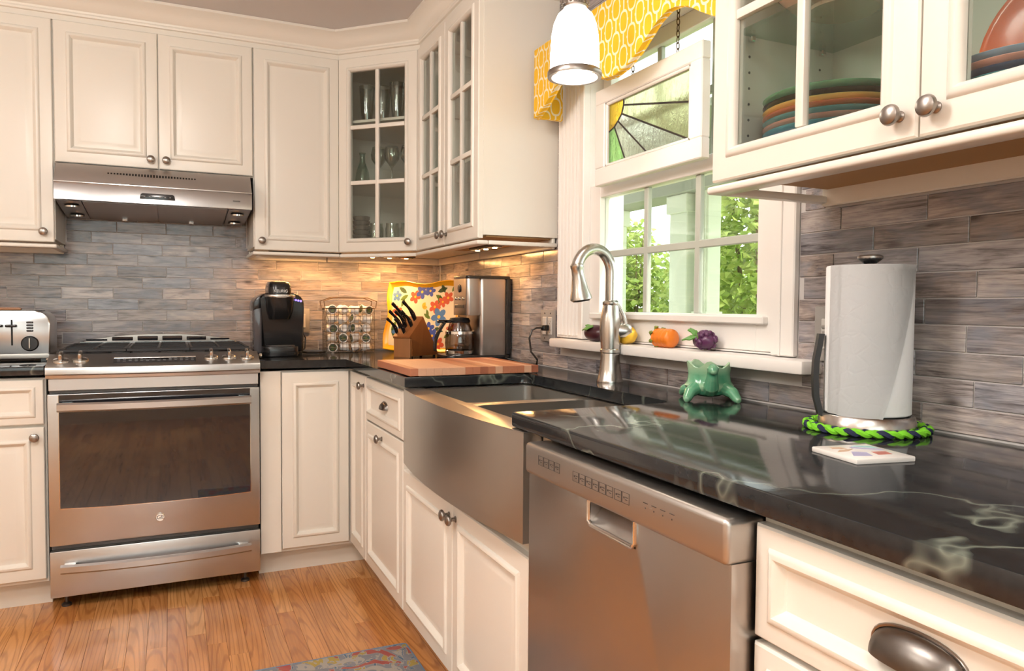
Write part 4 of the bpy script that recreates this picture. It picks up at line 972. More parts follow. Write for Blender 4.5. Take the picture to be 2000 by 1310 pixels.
for lay, yy in ((0, -.027), (1, .024)):
    for row in range(5):
        for col in range(4):
            if lay == 1 and row < 2: continue
            x = -.0855 + col * .057 + rp.uniform(-.004, .004); z = .0255 + row * .0455 + rp.uniform(-.001, .001)
            facing = lay == 0 and (col, row) in tops
            q = bpy.data.objects.new('coffee_pod', pod_me); C.objects.link(q)
            tag(q, 'white pod%s, %s, %s row, %s of wire basket' % (' with green lid outward' if facing else '', ('leftmost', 'second from left', 'third from left', 'rightmost')[col], ('bottom', 'second', 'middle', 'fourth', 'top')[row], 'front' if lay == 0 else 'back'), 'coffee pod', 'white coffee pods in the wire basket')
            if facing: rot = (PI / 2 + rp.uniform(-.15, .15), 0, rp.uniform(-.35, .35)); off = Vector((0, .018, 0))
            else:
                ax = rp.choice((0, 1, 2)); rot = ((rp.uniform(-.3, .3), PI / 2 + rp.uniform(-.25, .25), rp.uniform(-.3, .3)), (rp.uniform(-.3, .3), -PI / 2 + rp.uniform(-.3, .3), rp.uniform(-.3, .3)), (-PI / 2 + rp.uniform(-.2, .2), 0, rp.uniform(-.4, .4)))[ax]
            from mathutils import Euler
            mr = Euler(rot).to_matrix(); cc = Vector((BX + x, BY + yy, CT + z)) - mr @ Vector((0, 0, .0195))
            q.location = cc; q.rotation_euler = rot
            for nm, me in (('lid', lid_me), ('lid_print', mk_me)):
                c_ = bpy.data.objects.new(nm, me); C.objects.link(c_); c_.parent = q
# ------------------------------------------------------------------ outlets
def outlet(label, loc, rz, w, h, gang):
    r = root('wall_outlet', label, 'outlet', loc, rz); bm = BM(); box(bm, -w / 2, w / 2, -.007, 0, -h / 2, h / 2, .003, 2); obj('plate', bm, 'outlet_grey', r)
    for k_, kind in enumerate(gang):
        cx = (k_ - (len(gang) - 1) / 2) * .046
        bm = BM(); box(bm, cx - .0165, cx + .0165, -.010, -.006, -.034, .034, .002, 1); d = obj('insert', bm, 'outlet_light', r)
        if kind == 'socket':
            bm = BM()
            for zc in (.017, -.017):
                box(bm, cx - .007, cx - .005, -.0104, -.0098, zc - .004, zc + .004); box(bm, cx + .005, cx + .007, -.0104, -.0098, zc - .003, zc + .003); lathe(bm, [(.002, 0), (.002, .0006)], 8, (cx, -.0098, zc - .008), 'y')
            obj('slots', bm, 'print_dark', d)
        if kind == 'slide':
            bm = BM(); box(bm, cx - .013, cx + .013, -.014, -.0095, .012, .020, .002, 1); box(bm, cx - .012, cx + .012, -.0108, -.0098, -.028, .006); obj('slider', bm, 'outlet_grey', d)
    for k_ in range(len(gang)):
        cx = (k_ - (len(gang) - 1) / 2) * .046
        bm = BM()
        for z in (.048, -.048): lathe(bm, [(.0032, 0), (.0032, .001), (.001, .0013)], 10, (cx, -.007, z), 'y')
        obj('screw', bm, 'dark_metal', r)
outlet('grey double outlet plate beside the window with a black plug in it', (-.0040, -1.287, 1.074), RB, .118, .122, ('switch', 'socket'))
outlet('grey dimmer switch plate behind the paper towel roll', (-.0040, -2.632, 1.092), RB, .075, .122, ('slide',))
outlet('grey outlet plate half hidden behind the coffee brewer', (-.735, -.0040, 1.068), 0, .075, .122, ('socket',))
# ------------------------------------------------------------------ floral tray in the corner
tw, th_ = .45, .345; pl, pr = Vector((-.335, -.105)), Vector((-.068, -.468)); dv = (pr - pl); rz = math.atan2(dv.y, dv.x)
r = root('serving_tray', 'yellow-rimmed floral serving tray leaning in the corner', 'tray', (pl.x, pl.y, CT + .002), 0); r.rotation_euler = (R(-9), 0, rz)
def wavy(ins):
    pts = []; n = 14
    for (ax, ay, bx, by) in ((0, 0, tw, 0), (tw, 0, tw, th_), (tw, th_, 0, th_), (0, th_, 0, 0)):
        for i in range(n):
            t = i / n; wv = .010 * math.sin(PI * 2 * t * 1.5) * (1 if (ax + by) else 1); dx, dy = bx - ax, by - ay; L = math.hypot(dx, dy); nx, ny = dy / L, -dx / L
            e_ = math.sin(PI * t) ** .5 if 0 < t < 1 else 0
            x, y = ax + dx * t + nx * (wv * e_), ay + dy * t + ny * (wv * e_)
            cx, cy = tw / 2, th_ / 2; fx, fy = (cx - ins) / cx, (cy - ins) / cy; pts.append((cx + (x - cx) * fx, cy + (y - cy) * fy))
    return pts
bm = BM(); o_, a_, b_ = wavy(0), wavy(.016), wavy(.030)
loft(bm, [[(x, -.022, z + .004) for x, z in o_], [(x, -.024, z + .004) for x, z in wavy(.004)], [(x, -.010, z + .004) for x, z in a_], [(x, -.007, z + .004) for x, z in wavy(.026)], [(x, -.001, z + .004) for x, z in wavy(.026)], [(x, -.004, z + .004) for x, z in wavy(.012)], [(x, -.022, z + .004) for x, z in o_]], False)
obj('rim', bm, 'tray_yellow', r)
bm = BM(); prism(bm, [(x, z + .004) for x, z in wavy(.024)], -.0085, -.003, 'xz'); pn = obj('panel', bm, 'tray_cream', r)
def flower(par, nm, m, x, z, R_, n=5, cm='print_yellow', y=-.0086, squash=1.0, plane='xz', th=.0007):
    bm = BM()
    for i in range(n):
        a = 2 * PI * i / n + x * 30; cx, cz = x + R_ * .58 * math.cos(a), z + R_ * .58 * math.sin(a) * squash
        el = []
        for j in range(10):
            b = 2 * PI * j / 10; u, v = R_ * .46 * math.cos(b), R_ * .34 * math.sin(b)
            el.append((cx + u * math.cos(a) - v * math.sin(a), cz + (u * math.sin(a) + v * math.cos(a)) * squash))
        o = i * th * .12
        prism(bm, el, y - th - o, y, plane)
    f = obj(nm, bm, m, par)
    bm = BM(); prism(bm, [(x + R_ * .2 * math.cos(2 * PI * j / 8), z + R_ * .2 * math.sin(2 * PI * j / 8) * squash) for j in range(8)], y - th * 1.9, y, plane); obj('centre', bm, cm, f)
def leaf2(par, m, x, z, L, ang, wd=.4, y=-.0086, plane='xz', th=.0005, nm='leaf'):
    bm = BM(); a = R(ang); pts = [(0, 0), (.25, wd * .4), (.55, wd * .5), (.8, wd * .3), (1, 0), (.8, -wd * .3), (.55, -wd * .5), (.25, -wd * .4)]
    prism(bm, [(x + L * (u * math.cos(a) - v * math.sin(a)), z + L * (u * math.sin(a) + v * math.cos(a))) for u, v in pts], y - th, y, plane); obj(nm, bm, m, par)
for (x, z, R_, m_) in ((.165, .275, .034, 'print_red'), (.205, .300, .036, 'print_blue'), (.255, .305, .030, 'print_blue'), (.365, .270, .032, 'print_red'), (.290, .225, .034, 'print_red'), (.335, .250, .028, 'print_red'),
                       (.320, .175, .046, 'print_sky'), (.265, .115, .034, 'print_blue'), (.290, .080, .036, 'print_blue'), (.250, .070, .030, 'print_blue'), (.330, .040, .034, 'print_red'), (.06, .20, .03, 'print_red'), (.07, .10, .032, 'print_sky'), (.40, .12, .03, 'print_red'), (.05, .28, .028, 'print_sky')):
    flower(pn, 'flower', m_, x, z, R_)
for (x, z, L, a, m_) in ((.11, .295, .06, 150, 'print_dgreen'), (.12, .285, .055, 210, 'print_green'), (.10, .27, .05, 250, 'print_green'), (.30, .300, .06, 20, 'print_dgreen'), (.29, .285, .055, 330, 'print_green'), (.385, .30, .045, 60, 'print_green'), (.345, .295, .05, 120, 'print_dgreen'), (.31, .235, .05, 80, 'print_green'),
                         (.27, .165, .05, 150, 'print_green'), (.255, .175, .04, 110, 'print_green'), (.30, .120, .055, 340, 'print_dgreen'), (.06, .15, .055, 240, 'print_green'), (.04, .12, .05, 280, 'print_dgreen'), (.05, .06, .05, 60, 'print_green'), (.36, .07, .05, 40, 'print_green')):
    leaf2(pn, m_, x, z, L, a)
leaf2(pn, 'print_yellow', .215, .220, .032, 60, .7, nm='butterfly'); leaf2(pn, 'print_yellow', .215, .220, .030, 5, .7, nm='butterfly')
# ------------------------------------------------------------------ knife block and knives
KB = (-.392, -.605, CT); kz = R(32.7)
r = root('knife_block', 'slanted brown wooden knife block in front of the tray', 'knife block', KB, kz)
bm = BM(); prism(bm, [(.012, .004), (.012, .085), (-.004, .085), (-.006, .092), (.090, .182), (.20, .012), (.197, .004)], -.05, .05, 'xz', .003); obj('body', bm, 'block_wood', r)
bm = BM(); prism(bm, [(.000, .0), (.000, .084), (.0125, .084), (.0125, .0)], -.048, .048, 'xz', .002); obj('front_board', bm, 'handle_wood', r)
bm = BM()
for x in (.02, .18):
    for y in (-.04, .04): lathe(bm, [(.006, 0), (.006, .0045)], 10, (x, y, 0))
obj('foot', bm, 'black_plastic', r)
nd = Vector((-.0956, 0, .0960)).normalized(); sl = Vector((.096, 0, .090)).normalized(); org = Vector((-.006, 0, .092)); rk = Matrix.Rotation(kz, 3, 'Z')
nd = Vector((-sl.z, 0, sl.x))
ords = ['leftmost', 'second from left', 'third from left', 'fourth from left', 'fifth from left', 'sixth from left', 'rightmost']
for i, (s, v, L, wd) in enumerate(((.018, .030, .092, .0075), (.020, -.012, .088, .0075), (.052, .030, .105, .0085), (.056, .002, .100, .0085), (.088, .028, .118, .009), (.062, -.028, .095, .008), (.104, -.022, .115, .009))):
    base_ = Vector(KB) + rk @ (org + sl * s + Vector((0, v, 0)) + nd * .002); dirw = rk @ nd
    kr = root('kitchen_knife', 'black-handled knife %s in the wooden block' % ords[i], 'knife', base_, 0, 'knives in the wooden block')
    zax = dirw; yax = (rk @ Vector((0, 1, 0))); xax = yax.cross(zax); kr.rotation_euler = Matrix((xax, yax, zax)).transposed().to_euler()
    bm = BM(); rings = []
    for j in range(9):
        t = j / 8; cv = .006 * math.sin(t * PI * 1.3); ww = wd * (1.0 + .28 * math.sin(t * PI * 2 + .5)) * (1 if t < .95 else .75)
        rings.append([(cv + ww * 1.15 * math.cos(a), ww * .62 * math.sin(a), .006 + t * L) for a in [2 * PI * q / 10 for q in range(10)]])
    loft(bm, rings); hd = obj('handle', bm, 'black_plastic', kr, angle=60)
    bm = BM(); box(bm, -.008, .008, -.0022, .0022, -.001, .007, .001, 1); obj('bolster', bm, 'chrome', kr)
    bm = BM()
    for t in (.3, .7): lathe(bm, [(.0018, 0), (.0018, .0008)], 8, (.003, -wd * .66, .006 + L * t), 'y')
    obj('rivet', bm, 'chrome', hd)
# ------------------------------------------------------------------ drip coffee maker
CX, CY = -.012, -.96
r = root('drip_coffee_maker', 'stainless steel drip coffee maker with glass carafe by the window wall', 'coffee maker', (CX, CY, CT)); yd = .175
bm = BM(); prism(bm, rrect(-.285, -.002, 0, yd, .03), 0, .026, 'xy', .004); obj('base', bm, 'black_plastic', r)
bm = BM(); prism(bm, rrect(-.145, -.022, .002, yd - .002, .016, 5), .024, .345, 'xy', .001); obj('tower', bm, 'steel_z', r)
bm = BM(); box(bm, -.024, -.003, .004, yd - .004, .024, .35, .004, 1); obj('water_tank', bm, 'black_plastic', r)
bm = BM(); prism(bm, rrect(-.205, -.140, .002, yd - .002, .016, 5), .192, .345, 'xy', .001); hd = obj('brew_head', bm, 'steel_z', r)
bm = BM(); prism(bm, rrect(-.206, -.003, .001, yd - .001, .018, 5), .345, .358, 'xy', .004); obj('lid', bm, 'black_plastic', r)
bm = BM(); lathe(bm, [(.017, 0), (.017, .004), (.014, .005), (.001, .005)], 20, (-.205, yd * .5, .305), 'x'); obj('clock', bm, 'display_black', hd)
bm = BM()
for k_ in range(3): lathe(bm, [(.006, 0), (.006, .004), (.003, .005)], 12, (-.205, yd * (.25 + .25 * k_), .262), 'x')
obj('button', bm, 'chrome', hd)
bm = BM(); box(bm, -.208, -.204, yd * .2, yd * .8, .222, .236, .001, 1); obj('switch_strip', bm, 'black_plastic', hd)
bm = BM(); cxx = -.205; lathe(bm, [(.050, .030), (.058, .040), (.062, .075), (.058, .115), (.046, .150), (.042, .162)], 28, (cxx, yd / 2, 0), cap=False); cf = obj('carafe', bm, 'carafe_glass', r)
bm = BM(); lathe(bm, [(.044, .160), (.046, .168), (.040, .180), (.010, .184)], 24, (cxx, yd / 2, 0)); obj('carafe_lid', bm, 'black_plastic', cf)
bm = BM(); lathe(bm, [(.0575, .112), (.0600, .113), (.0595, .124), (.0560, .126), (.0575, .112)], 28, (cxx, yd / 2, 0), cap=False); lathe(bm, [(.0515, .027), (.060, .030), (.0605, .042), (.056, .046)], 28, (cxx, yd / 2, 0), cap=False); obj('carafe_band', bm, 'chrome', cf)
bm = BM(); rings = []
for j in range(11):
    t = j / 10; hx = cxx - .048 - .058 * math.sin(PI * (.10 + .52 * t)) - .012 * t; hz = .172 - .130 * t; rings.append([(hx + a, yd / 2 - .018 + b, hz + c) for a, b, c in ((-.005, -.009, .002), (.005, -.009, -.002), (.005, .009, -.002), (-.005, .009, .002))])
loft(bm, rings); box(bm, cxx - .105, cxx - .045, yd / 2 - .027, yd / 2 - .009, .160, .172, .003, 1); obj('carafe_handle', bm, 'black_plastic', cf)
bm = BM(); lathe(bm, [(.057, .026), (.057, .030), (.04, .0305)], 24, (cxx, yd / 2, 0)); obj('hot_plate', bm, 'dark_metal', r)
bm = BM(); py = -1.309 - CY
tube(bm, [(-.012, py, .150), (-.055, py, .150), (-.075, py + .002, .142), (-.085, py + .004, .11), (-.080, py, .06), (-.060, py - .015, .03), (-.045, py + .02, .008), (-.04, py + .10, .005), (-.035, -.02, .012), (-.03, .01, .02)], .0036, 8)
box(bm, -.034, -.0085, py - .012, py + .012, .139, .161, .004, 2); obj('power_cord', bm, 'black_plastic', r)
# ------------------------------------------------------------------ cutting board of glued strips
r = root('cutting_board', 'striped butcher-block cutting board on the counter beside the sink', 'cutting board', (-.400, -1.318, CT))
bw, bl = .462, .42; nst = 17; rb = random.Random(5)
for i in range(nst):
    x0 = -bw / 2 + bw * i / nst; bm = BM(); box(bm, x0, x0 + bw / nst - .0003, -bl / 2, bl / 2, .0025, .0275, .0012 if i in (0, nst - 1) else .0006, 1)
    obj('strip', bm, 'butcher_%d' % (rb.choice((0, 0, 1, 2, 0, 1))), r)
bm = BM()
for x in (-.2, .2):
    for y in (-.18, .18): lathe(bm, [(.009, 0), (.008, .003)], 12, (x, y, 0))
obj('foot', bm, 'black_plastic', r)
# ------------------------------------------------------------------ ornaments on the sill
SZ = 1.0322
def leafpatch(bm, c, w, l, rx, rz_, lobes=5):
    m4 = Matrix.Translation(c) @ Matrix.Rotation(rz_, 4, 'Z') @ Matrix.Rotation(rx, 4, 'X'); n = 20; vs = []
    for i in range(n):
        a = 2 * PI * i / n; k_ = 1 + .16 * math.cos(lobes * a); vs.append((w * k_ * math.cos(a), l * k_ * math.sin(a)))
    cen_t = bm.verts.new(m4 @ Vector((0, 0, .006))); cen_b = bm.verts.new(m4 @ Vector((0, 0, -.002)))
    tp = [bm.verts.new(m4 @ Vector((x, y, .002 - .10 * (x * x + y * y) / max(w, l)))) for x, y in vs]; bt = [bm.verts.new(m4 @ Vector((x, y, -.001 - .10 * (x * x + y * y) / max(w, l)))) for x, y in vs]
    for i in range(n):
        j = (i + 1) % n; bm.faces.new((cen_t, tp[i], tp[j])); bm.faces.new((cen_b, bt[j], bt[i])); bm.faces.new((tp[i], bt[i], bt[j], tp[j]))
r = root('eggplant_ornament', 'small dark purple eggplant ornament at the left of the window sill', 'ornament', (-.034, -1.690, SZ))
bm = BM(); lathe(bm, [(.004, -.05), (.022, -.046), (.028, -.025), (.0275, .005), (.0235, .03), (.014, .042), (.003, .046)], 20, (0, 0, .028), 'y'); obj('body', bm, 'eggplant_purple', r)
bm = BM(); leafpatch(bm, (-.022, .020, .047), .026, .019, R(-25), R(70)); leafpatch(bm, (-.004, .034, .050), .016, .016, R(25), R(20)); tube(bm, [(0, .045, .03), (-.002, .056, .036)], .003, 6); obj('leaf', bm, 'leaf_green', r)
r = root('squash_ornament', 'small yellow squash ornament on the sill behind the faucet', 'ornament', (-.034, -1.866, SZ))
bm = BM()
rings = []
for t in range(9):
    y = -.044 + .088 * t / 8; rr = .029 * math.sin(PI * (t + .6) / 9.2) ** .5; rings.append([(rr * (1 + .05 * math.cos(6 * a)) * math.cos(a), y, .029 + rr * (1 + .05 * math.cos(6 * a)) * math.sin(a)) for a in [2 * PI * q / 24 for q in range(24)]])
loft(bm, rings); obj('body', bm, 'squash_yellow', r, angle=70); bm = BM(); tube(bm, [(0, .042, .03), (-.003, .055, .036)], [.006, .004], 8); obj('stalk', bm, 'olive_green', r)
r = root('carrot_ornament', 'orange ribbed carrot ornament with leaves in the middle of the sill', 'ornament', (-.034, -2.075, SZ))
bm = BM(); prf_ = [(.003, -.043)] + [(.0265 + .0016 * math.sin(i * 2.1) - (.008 if i in (0, 13) else 0), -.042 + i * .0057) for i in range(14)] + [(.003, .036)]; lathe(bm, prf_, 22, (0, 0, .0275), 'y'); obj('body', bm, 'carrot_orange', r, angle=70)
bm = BM()
for a in range(7): an = a * 2 * PI / 7; tube(bm, [(.008 * math.cos(an), .030, .029 + .008 * math.sin(an)), (.019 * math.cos(an), .042, .029 + .019 * math.sin(an)), (.028 * math.cos(an), .040, .0305 + .0285 * math.sin(an)), (.031 * math.cos(an), .030, .0315 + .029 * math.sin(an))], [.007, .0085, .006, .002], 7)
obj('leaves', bm, 'olive_green', r)
r = root('grapes_ornament', 'purple grape cluster ornament with a green leaf at the right of the sill', 'ornament', (-.034, -2.240, SZ))
bm = BM(); rg_ = random.Random(2)
for i in range(46):
    t = rg_.uniform(-1, 1); an = rg_.uniform(0, 2 * PI); rr = .021 * math.sqrt(max(.05, 1 - t * t * .8)); ball(bm, (rr * math.cos(an), -.010 + .026 * t, .029 + rr * math.sin(an)), .0080, u=8, v=6)
lathe(bm, [(.004, -.036), (.020, -.028), (.022, 0), (.018, .02), (.004, .03)], 14, (0, -.008, .028), 'y'); obj('grapes', bm, 'grape_purple', r, angle=80)
bm = BM(); leafpatch(bm, (-.022, .024, .036), .024, .022, R(-15), R(75)); leafpatch(bm, (-.006, .030, .050), .018, .018, R(35), R(20)); tube(bm, [(-.02, .004, .055), (-.026, -.004, .045), (-.024, -.006, .034)], .0016, 6); obj('leaf', bm, 'leaf_green', r)
# ------------------------------------------------------------------ turtle planter
r = root('turtle_planter', 'green glazed ceramic turtle planter on the counter below the sill', 'planter', (-.092, -2.335, CT), R(-122))
bm = BM(); n = 30; rings = []
def shr(z, rx, ry, sc, lift):
    out = []
    for i in range(n):
        a = 2 * PI * i / n; k_ = 1 + sc * math.cos(5 * a); out.append((rx * k_ * math.cos(a), ry * k_ * math.sin(a), z + lift * (.5 + .5 * math.cos(5 * a + .3))))
    return out
loft(bm, [shr(.018, .030, .034, 0, 0), shr(.024, .046, .052, .03, 0), shr(.036, .052, .060, .06, 0), shr(.046, .046, .054, .03, 0), shr(.062, .043, .051, .03, .004), shr(.080, .046, .055, .05, .018), shr(.081, .041, .050, .05, .018), shr(.060, .036, .044, .02, 0), shr(.045, .033, .040, 0, 0)]); obj('shell', bm, 'green_ceramic', r, angle=50)
bm = BM()
tube(bm, [(.030, 0, .030), (.050, 0, .038), (.062, 0, .058), (.066, 0, .074)], [.022, .019, .0145, .013], 12); ball(bm, (.071, 0, .080), .0155, 1.2, .92, .95, 14, 10); ball(bm, (.082, 0, .076), .010, 1.1, .9, .8)
for s in (-1, 1):
    tube(bm, [(.028, s * .036, .030), (.050, s * .052, .022), (.068, s * .060, .008), (.078, s * .063, .005)], [.018, .015, .011, .006], 10); tube(bm, [(-.030, s * .040, .026), (-.046, s * .056, .018), (-.058, s * .062, .006)], [.016, .013, .008], 10)
    ball(bm, (.077, s * .0115, .085), .0035)
tube(bm, [(-.040, 0, .024), (-.060, 0, .016), (-.070, .004, .010)], [.012, .007, .003], 8)
lathe(bm, [(.020, .008), (.038, .014), (.044, .026), (.036, .034)], 24, sx=1.0, sy=1.1)
o = obj('body', bm, 'green_ceramic', r, angle=60); md = o.modifiers.new('fuse', 'REMESH'); md.mode = 'VOXEL'; md.voxel_size = .0022; md.use_smooth_shade = True; sm = o.modifiers.new('soften', 'SMOOTH'); sm.iterations = 4; sm.factor = .5
# ------------------------------------------------------------------ trivet, towel holder and roll
TX, TY = -.118, -2.827
r = root('braided_trivet', 'lime green and navy braided round trivet under the towel holder', 'trivet', (TX, TY, CT)); mat('yarn_lime', (.20, .62, .02), .8); mat('yarn_navy', (.015, .02, .06), .8); mat('yarn_pale', (.55, .50, .55), .8)
for k_, m_ in enumerate(('yarn_lime', 'yarn_navy', 'yarn_lime')):
    bm = BM(); pts = []; nb = 12
    for i in range(150):
        a = 2 * PI * i / 150; ph = nb * a + 2 * PI * k_ / 3; pts.append(((.103 + .0065 * math.sin(ph)) * math.cos(a), (.103 + .0065 * math.sin(ph)) * math.sin(a), .0075 + .0028 * math.sin(2 * ph)))
    tube(bm, pts, .0052, 6, True); obj('braid', bm, m_, r)
bm = BM(); lathe(bm, [(.097, .002), (.097, .006), (.001, .0062)], 40); obj('centre', bm, 'yarn_pale', r)
r = root('paper_towel_holder', 'brushed steel paper towel holder with a black spring arm', 'towel holder', (TX, TY, CT + .0066)); 
bm = BM(); lathe(bm, [(.088, 0), (.088, .004), (.084, .022), (.081, .025), (.004, .0255)], 48); obj('base', bm, 'faucet_steel', r)
bm = BM(); lathe(bm, [(.008, .024), (.008, .302), (.010, .306), (.013, .312), (.021, .318), (.023, .3205)], 20); obj('post', bm, 'black_plastic', r)
bm = BM(); lathe(bm, [(.0225, .3195), (.0225, .324), (.018, .3265), (.001, .327)], 24); obj('finial', bm, 'nickel', r)
bm = BM(); dl = Vector((-.80, .60, 0)); arm = [(.083, .02), (.092, .055), (.094, .09), (.093, .125), (.088, .155), (.085, .176)]
rings = []
for d, z in arm: rings.append([tuple(dl * (d + a) + Vector((-dl.y, dl.x, 0)) * b + Vector((0, 0, z))) for a, b in ((-.005, -.013), (.005, -.013), (.005, .013), (-.005, .013))])
loft(bm, rings); obj('tension_arm', bm, 'black_matte', r)
r = root('paper_towel_roll', 'full white embossed paper towel roll with a loose sheet edge', 'paper towel', (TX, TY, CT + .0335)); bm = BM()
lathe(bm, [(.020, 0), (.0755, 0), (.077, .002), (.077, .276), (.0755, .279), (.020, .279), (.020, 0)], 64, cap=False); obj('roll', bm, 'paper_towel', r)
bm = BM(); out = []; NA, NZ = 22, 10
a0 = R(160)
for j in range(NZ + 1):
    z = .279 * j / NZ; row = []
    for i in range(NA + 1):
        t = i / NA; end = 78 + 58 * (z / .279) ; a = a0 + R(end) * t; rr = .0777 + .010 * max(0, t - .6) ** 1.3 * (1.4 - z / .279); zz = z - .012 * max(0, t - .2) * (1 - z / .279)
        row.append(bm.verts.new((rr * math.cos(a), rr * math.sin(a), zz)))
    out.append(row)
for a, b in zip(out, out[1:]):
    for i in range(NA): bm.faces.new((a[i], a[i + 1], b[i + 1], b[i]))
bmesh.ops.solidify(bm, geom=bm.faces[:], thickness=.0007); obj('loose_sheet', bm, 'paper_towel', r, angle=60)
# ------------------------------------------------------------------ coaster
r = root('tile_coaster', 'square white coaster with a faded picture on the near counter', 'coaster', (-.345, -3.010, CT), R(-10)); q = .0525
bm = BM(); box(bm, -q, q, -q, q, .0, .0085, .002, 2); ct = obj('slab', bm, 'coaster_white', r)
for (pts, m_) in (([(-.04, -.03), (-.01, -.035), (.0, -.01), (-.02, .0)], 'print_lilac'), ([(-.045, 0), (-.02, .005), (0, .02), (-.03, .015)], 'print_tan'), ([(.005, -.03), (.03, -.03), (.035, -.01), (.01, -.008)], 'print_rose'), ([(.0, .025), (.04, .0), (.042, .008), (.004, .034)], 'print_lilac'), ([(.01, .038), (.043, .015), (.044, .034), (.02, .043)], 'print_aqua'), ([(-.035, .025), (-.01, .022), (-.012, .036), (-.03, .038)], 'print_tan')):
    bm = BM(); prism(bm, pts, .0084, .0088, 'xy'); obj('picture_patch', bm, m_, ct, smooth=False)
# ------------------------------------------------------------------ rug
r = root('floor_rug', 'grey-blue floral rug on the wood floor before the sink', 'rug', (0, 0, 0)); rx0, rx1, ry0, ry1 = -1.19, -.620, -2.40, -1.440
bm = BM(); prism(bm, rrect(rx0, rx1, ry0, ry1, .012, 3), .0005, .009, 'xy', .003); obj('pile', bm, 'rug_wool', r); bm = BM(); tube(bm, [(x, y, .0055) for x, y in rrect(rx0, rx1, ry0, ry1, .012, 3)], .0045, 6, True); obj('binding', bm, 'print_slate', r)
# ------------------------------------------------------------------ dishes and glasses in the cabinets
def plate(label, loc, rad, m_, h=.022, group='dinner plates in the glass cabinet', nm='dinner_plate', tiltx=None):
    bm = BM(); lathe(bm, [(rad * .55, 0), (rad * .56, .003), (rad * .62, .003), (rad * .97, h - .004), (rad, h - .001), (rad * .985, h), (rad * .93, h - .002), (rad * .62, .008), (rad * .02, .007)], 40)
    o = obj(nm, bm, m_, None, loc, tiltx or (0, 0, 0), angle=50); tag(o, label, 'plate', group); return o
pc = (-.168, -2.775); z = ZN + .0315
stack = [('glaze_navy', 'navy'), ('glaze_peach', 'peach'), ('glaze_blue', 'blue'), ('glaze_teal', 'teal'), ('glaze_pink', 'pink'), ('glaze_teal', 'dark teal'), ('glaze_orange', 'orange'), ('glaze_yellow', 'yellow'), ('glaze_black', 'black'), ('glaze_green', 'green')]
pos = ['lowest', 'second from below', 'third from below', 'fourth from below', 'fifth from below', 'fifth from the top', 'fourth from the top', 'third from the top', 'second from the top', 'topmost']
for i, (m_, cn) in enumerate(stack):
    plate('%s glazed dinner plate, %s in the left plate stack' % (cn, pos[i]), (pc[0], pc[1], z), .128, m_); z += .0105 if i < 8 else .013
for i, (m_, cn, ps) in enumerate((('glaze_navy', 'navy', 'lowest'), ('glaze_black', 'black', 'second from below'), ('glaze_teal', 'teal', 'third from below'), ('glaze_navy', 'dark blue', 'fourth from below'), ('glaze_pink', 'pink', 'second from the top'), ('glaze_blue', 'grey-blue', 'topmost'))):
    plate('%s glazed plate, %s in the right plate stack' % (cn, ps), (-.190, -3.145, ZN + .0315 + i * .0105), .104, m_)
o = plate('large orange-red oval platter standing upright behind the right plates', (-.048, -3.125, ZN + .0315 + .132), .132, 'glaze_red', .026, '', 'serving_platter', (0, R(-82), 0)); o['category'] = 'platter'
def bowl(nm, label, loc, rad, h, m_, cat='bowl', group=None):
    bm = BM(); lathe(bm, [(rad * .45, 0), (rad * .46, .006), (rad * .62, .012), (rad * .88, h * .55), (rad, h), (rad * .97, h + .001), (rad * .85, h * .56), (rad * .58, .018), (rad * .02, .015)], 40)
    return tag(obj(nm, bm, m_, None, loc, angle=50), label, cat, group)
bowl('serving_bowl', 'wide peach serving bowl on the glass shelf above the left plates', (-.165, -2.79, ZN + .3085), .140, .085, 'glaze_peach')
bowl('cereal_bowl', 'teal bowl behind the right glass door at the picture edge', (-.20, -3.435, ZN + .0315), .075, .060, 'glaze_teal')
bowl('cereal_bowl', 'yellow bowl resting inside the teal bowl at the picture edge', (-.20, -3.435, ZN + .0315 + .024), .070, .060, 'glaze_yellow')
def glass(nm, label, loc, prof, seg=20, m_='glassware', cat='glass', group='glassware in the corner cabinet'):
    bm = BM(); lathe(bm, prof, seg, cap=False); return tag(obj(nm, bm, m_, None, loc, angle=60), label, cat, group)
S1, S2, S3 = CZ0 + .0185, ZB + .3275, ZB + .6125
tall = [(.001, .002), (.022, .001), (.024, .006), (.030, .06), (.037, .175), (.0355, .175), (.028, .06), (.020, .012), (.001, .011)]
tp = (('first tall clear vase-shaped glass on the top corner shelf, leftmost', -.475, -.300), ('tall clear glass on the top corner shelf, second from left', -.405, -.330), ('tall clear glass on the top corner shelf, third from left', -.36, -.42), ('tall clear glass on the top corner shelf, rightmost', -.30, -.44))
for lb, x, y in tp: glass('tall_glass', lb, (x, y, S3), tall)
wine = [(.001, .001), (.032, .001), (.032, .003), (.006, .008), (.0035, .02), (.0035, .075), (.012, .085), (.034, .115), (.038, .14), (.030, .175), (.029, .175), (.036, .14), (.032, .117), (.008, .088), (.001, .086)]
for lb, x, y in (('stemmed wine glass on the middle corner shelf beside the bottle', -.425, -.325), ('stemmed wine glass in the centre of the middle corner shelf', -.375, -.375), ('stemmed wine glass at the right of the middle corner shelf', -.31, -.425)): glass('wine_glass', lb, (x, y, S2), wine)
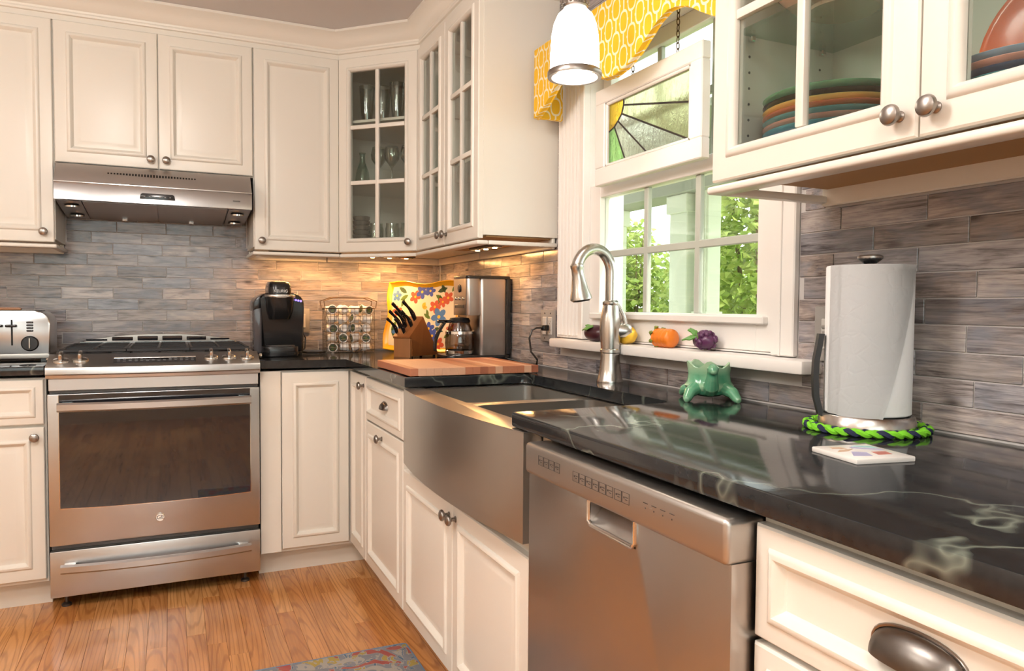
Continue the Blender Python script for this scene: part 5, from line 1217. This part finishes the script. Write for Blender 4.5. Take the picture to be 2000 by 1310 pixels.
glass('glass_carafe', 'small green-tinted glass bottle on the middle corner shelf', (-.495, -.290, S2), [(.001, .001), (.034, .001), (.036, .008), (.030, .06), (.014, .105), (.012, .135), (.017, .150), (.015, .150), (.010, .135), (.012, .105), (.028, .06), (.033, .01), (.001, .006)], m_='shelf_glass', cat='bottle')
jar = [(.001, .001), (.030, .001), (.033, .006), (.034, .085), (.030, .098), (.030, .112), (.028, .112), (.028, .098), (.031, .085), (.030, .008), (.001, .006)]
for lb, x, y in (('short glass jar on the bottom corner shelf, left of the divider bar', -.440, -.340), ('short glass jar on the bottom corner shelf, middle of three', -.375, -.385), ('short glass jar on the bottom corner shelf, rightmost of three', -.315, -.43)): glass('glass_jar', lb, (x, y, S1), jar, cat='jar')
mat('jar_amber', (.42, .20, .06), .25)
mat('bowl_grey', (.10, .10, .09), .3)
for i in range(6):
    q_ = bowl('small_bowl', 'small dark grey bowl, %s of the stack on the bottom corner shelf' % ('lowest', 'second from below', 'third from below', 'third from the top', 'second from the top', 'topmost')[i], (-.500, -.290, S1 + i * .022), .042, .034, 'bowl_grey', 'bowl', 'stacked dark bowls in the corner cabinet')
cup = [(.001, .002), (.026, .001), (.028, .006), (.036, .085), (.0345, .085), (.026, .010), (.001, .009)]
for lb, x, y, sz in (('clear tumbler behind the first narrow glass door, bottom shelf', -.15, -.78, S1), ('clear tumbler behind the second narrow glass door, bottom shelf', -.15, -1.12, S1), ('clear tumbler behind the second narrow glass door, top shelf', -.15, -1.15, S3 + .0062), ('clear tumbler behind the first narrow glass door, top shelf', -.15, -.80, S3 + .0062)): glass('tumbler', lb, (x, y, sz), cup, group='tumblers in the narrow cabinet')
bm = BM(); lathe(bm, [(.03, 0), (.038, .01), (.040, .07), (.036, .09), (.034, .09), (.037, .07), (.035, .012), (.001, .010)], 24, cap=False); tube(bm, [(0, -.038, .07), (0, -.062, .06), (0, -.062, .03), (0, -.037, .02)], .005, 8)
tag(obj('coffee_mug', bm, 'glaze_pink', None, (-.16, -1.16, S2 + .0062)), 'pink mug on the middle shelf behind the second narrow glass door', 'mug')
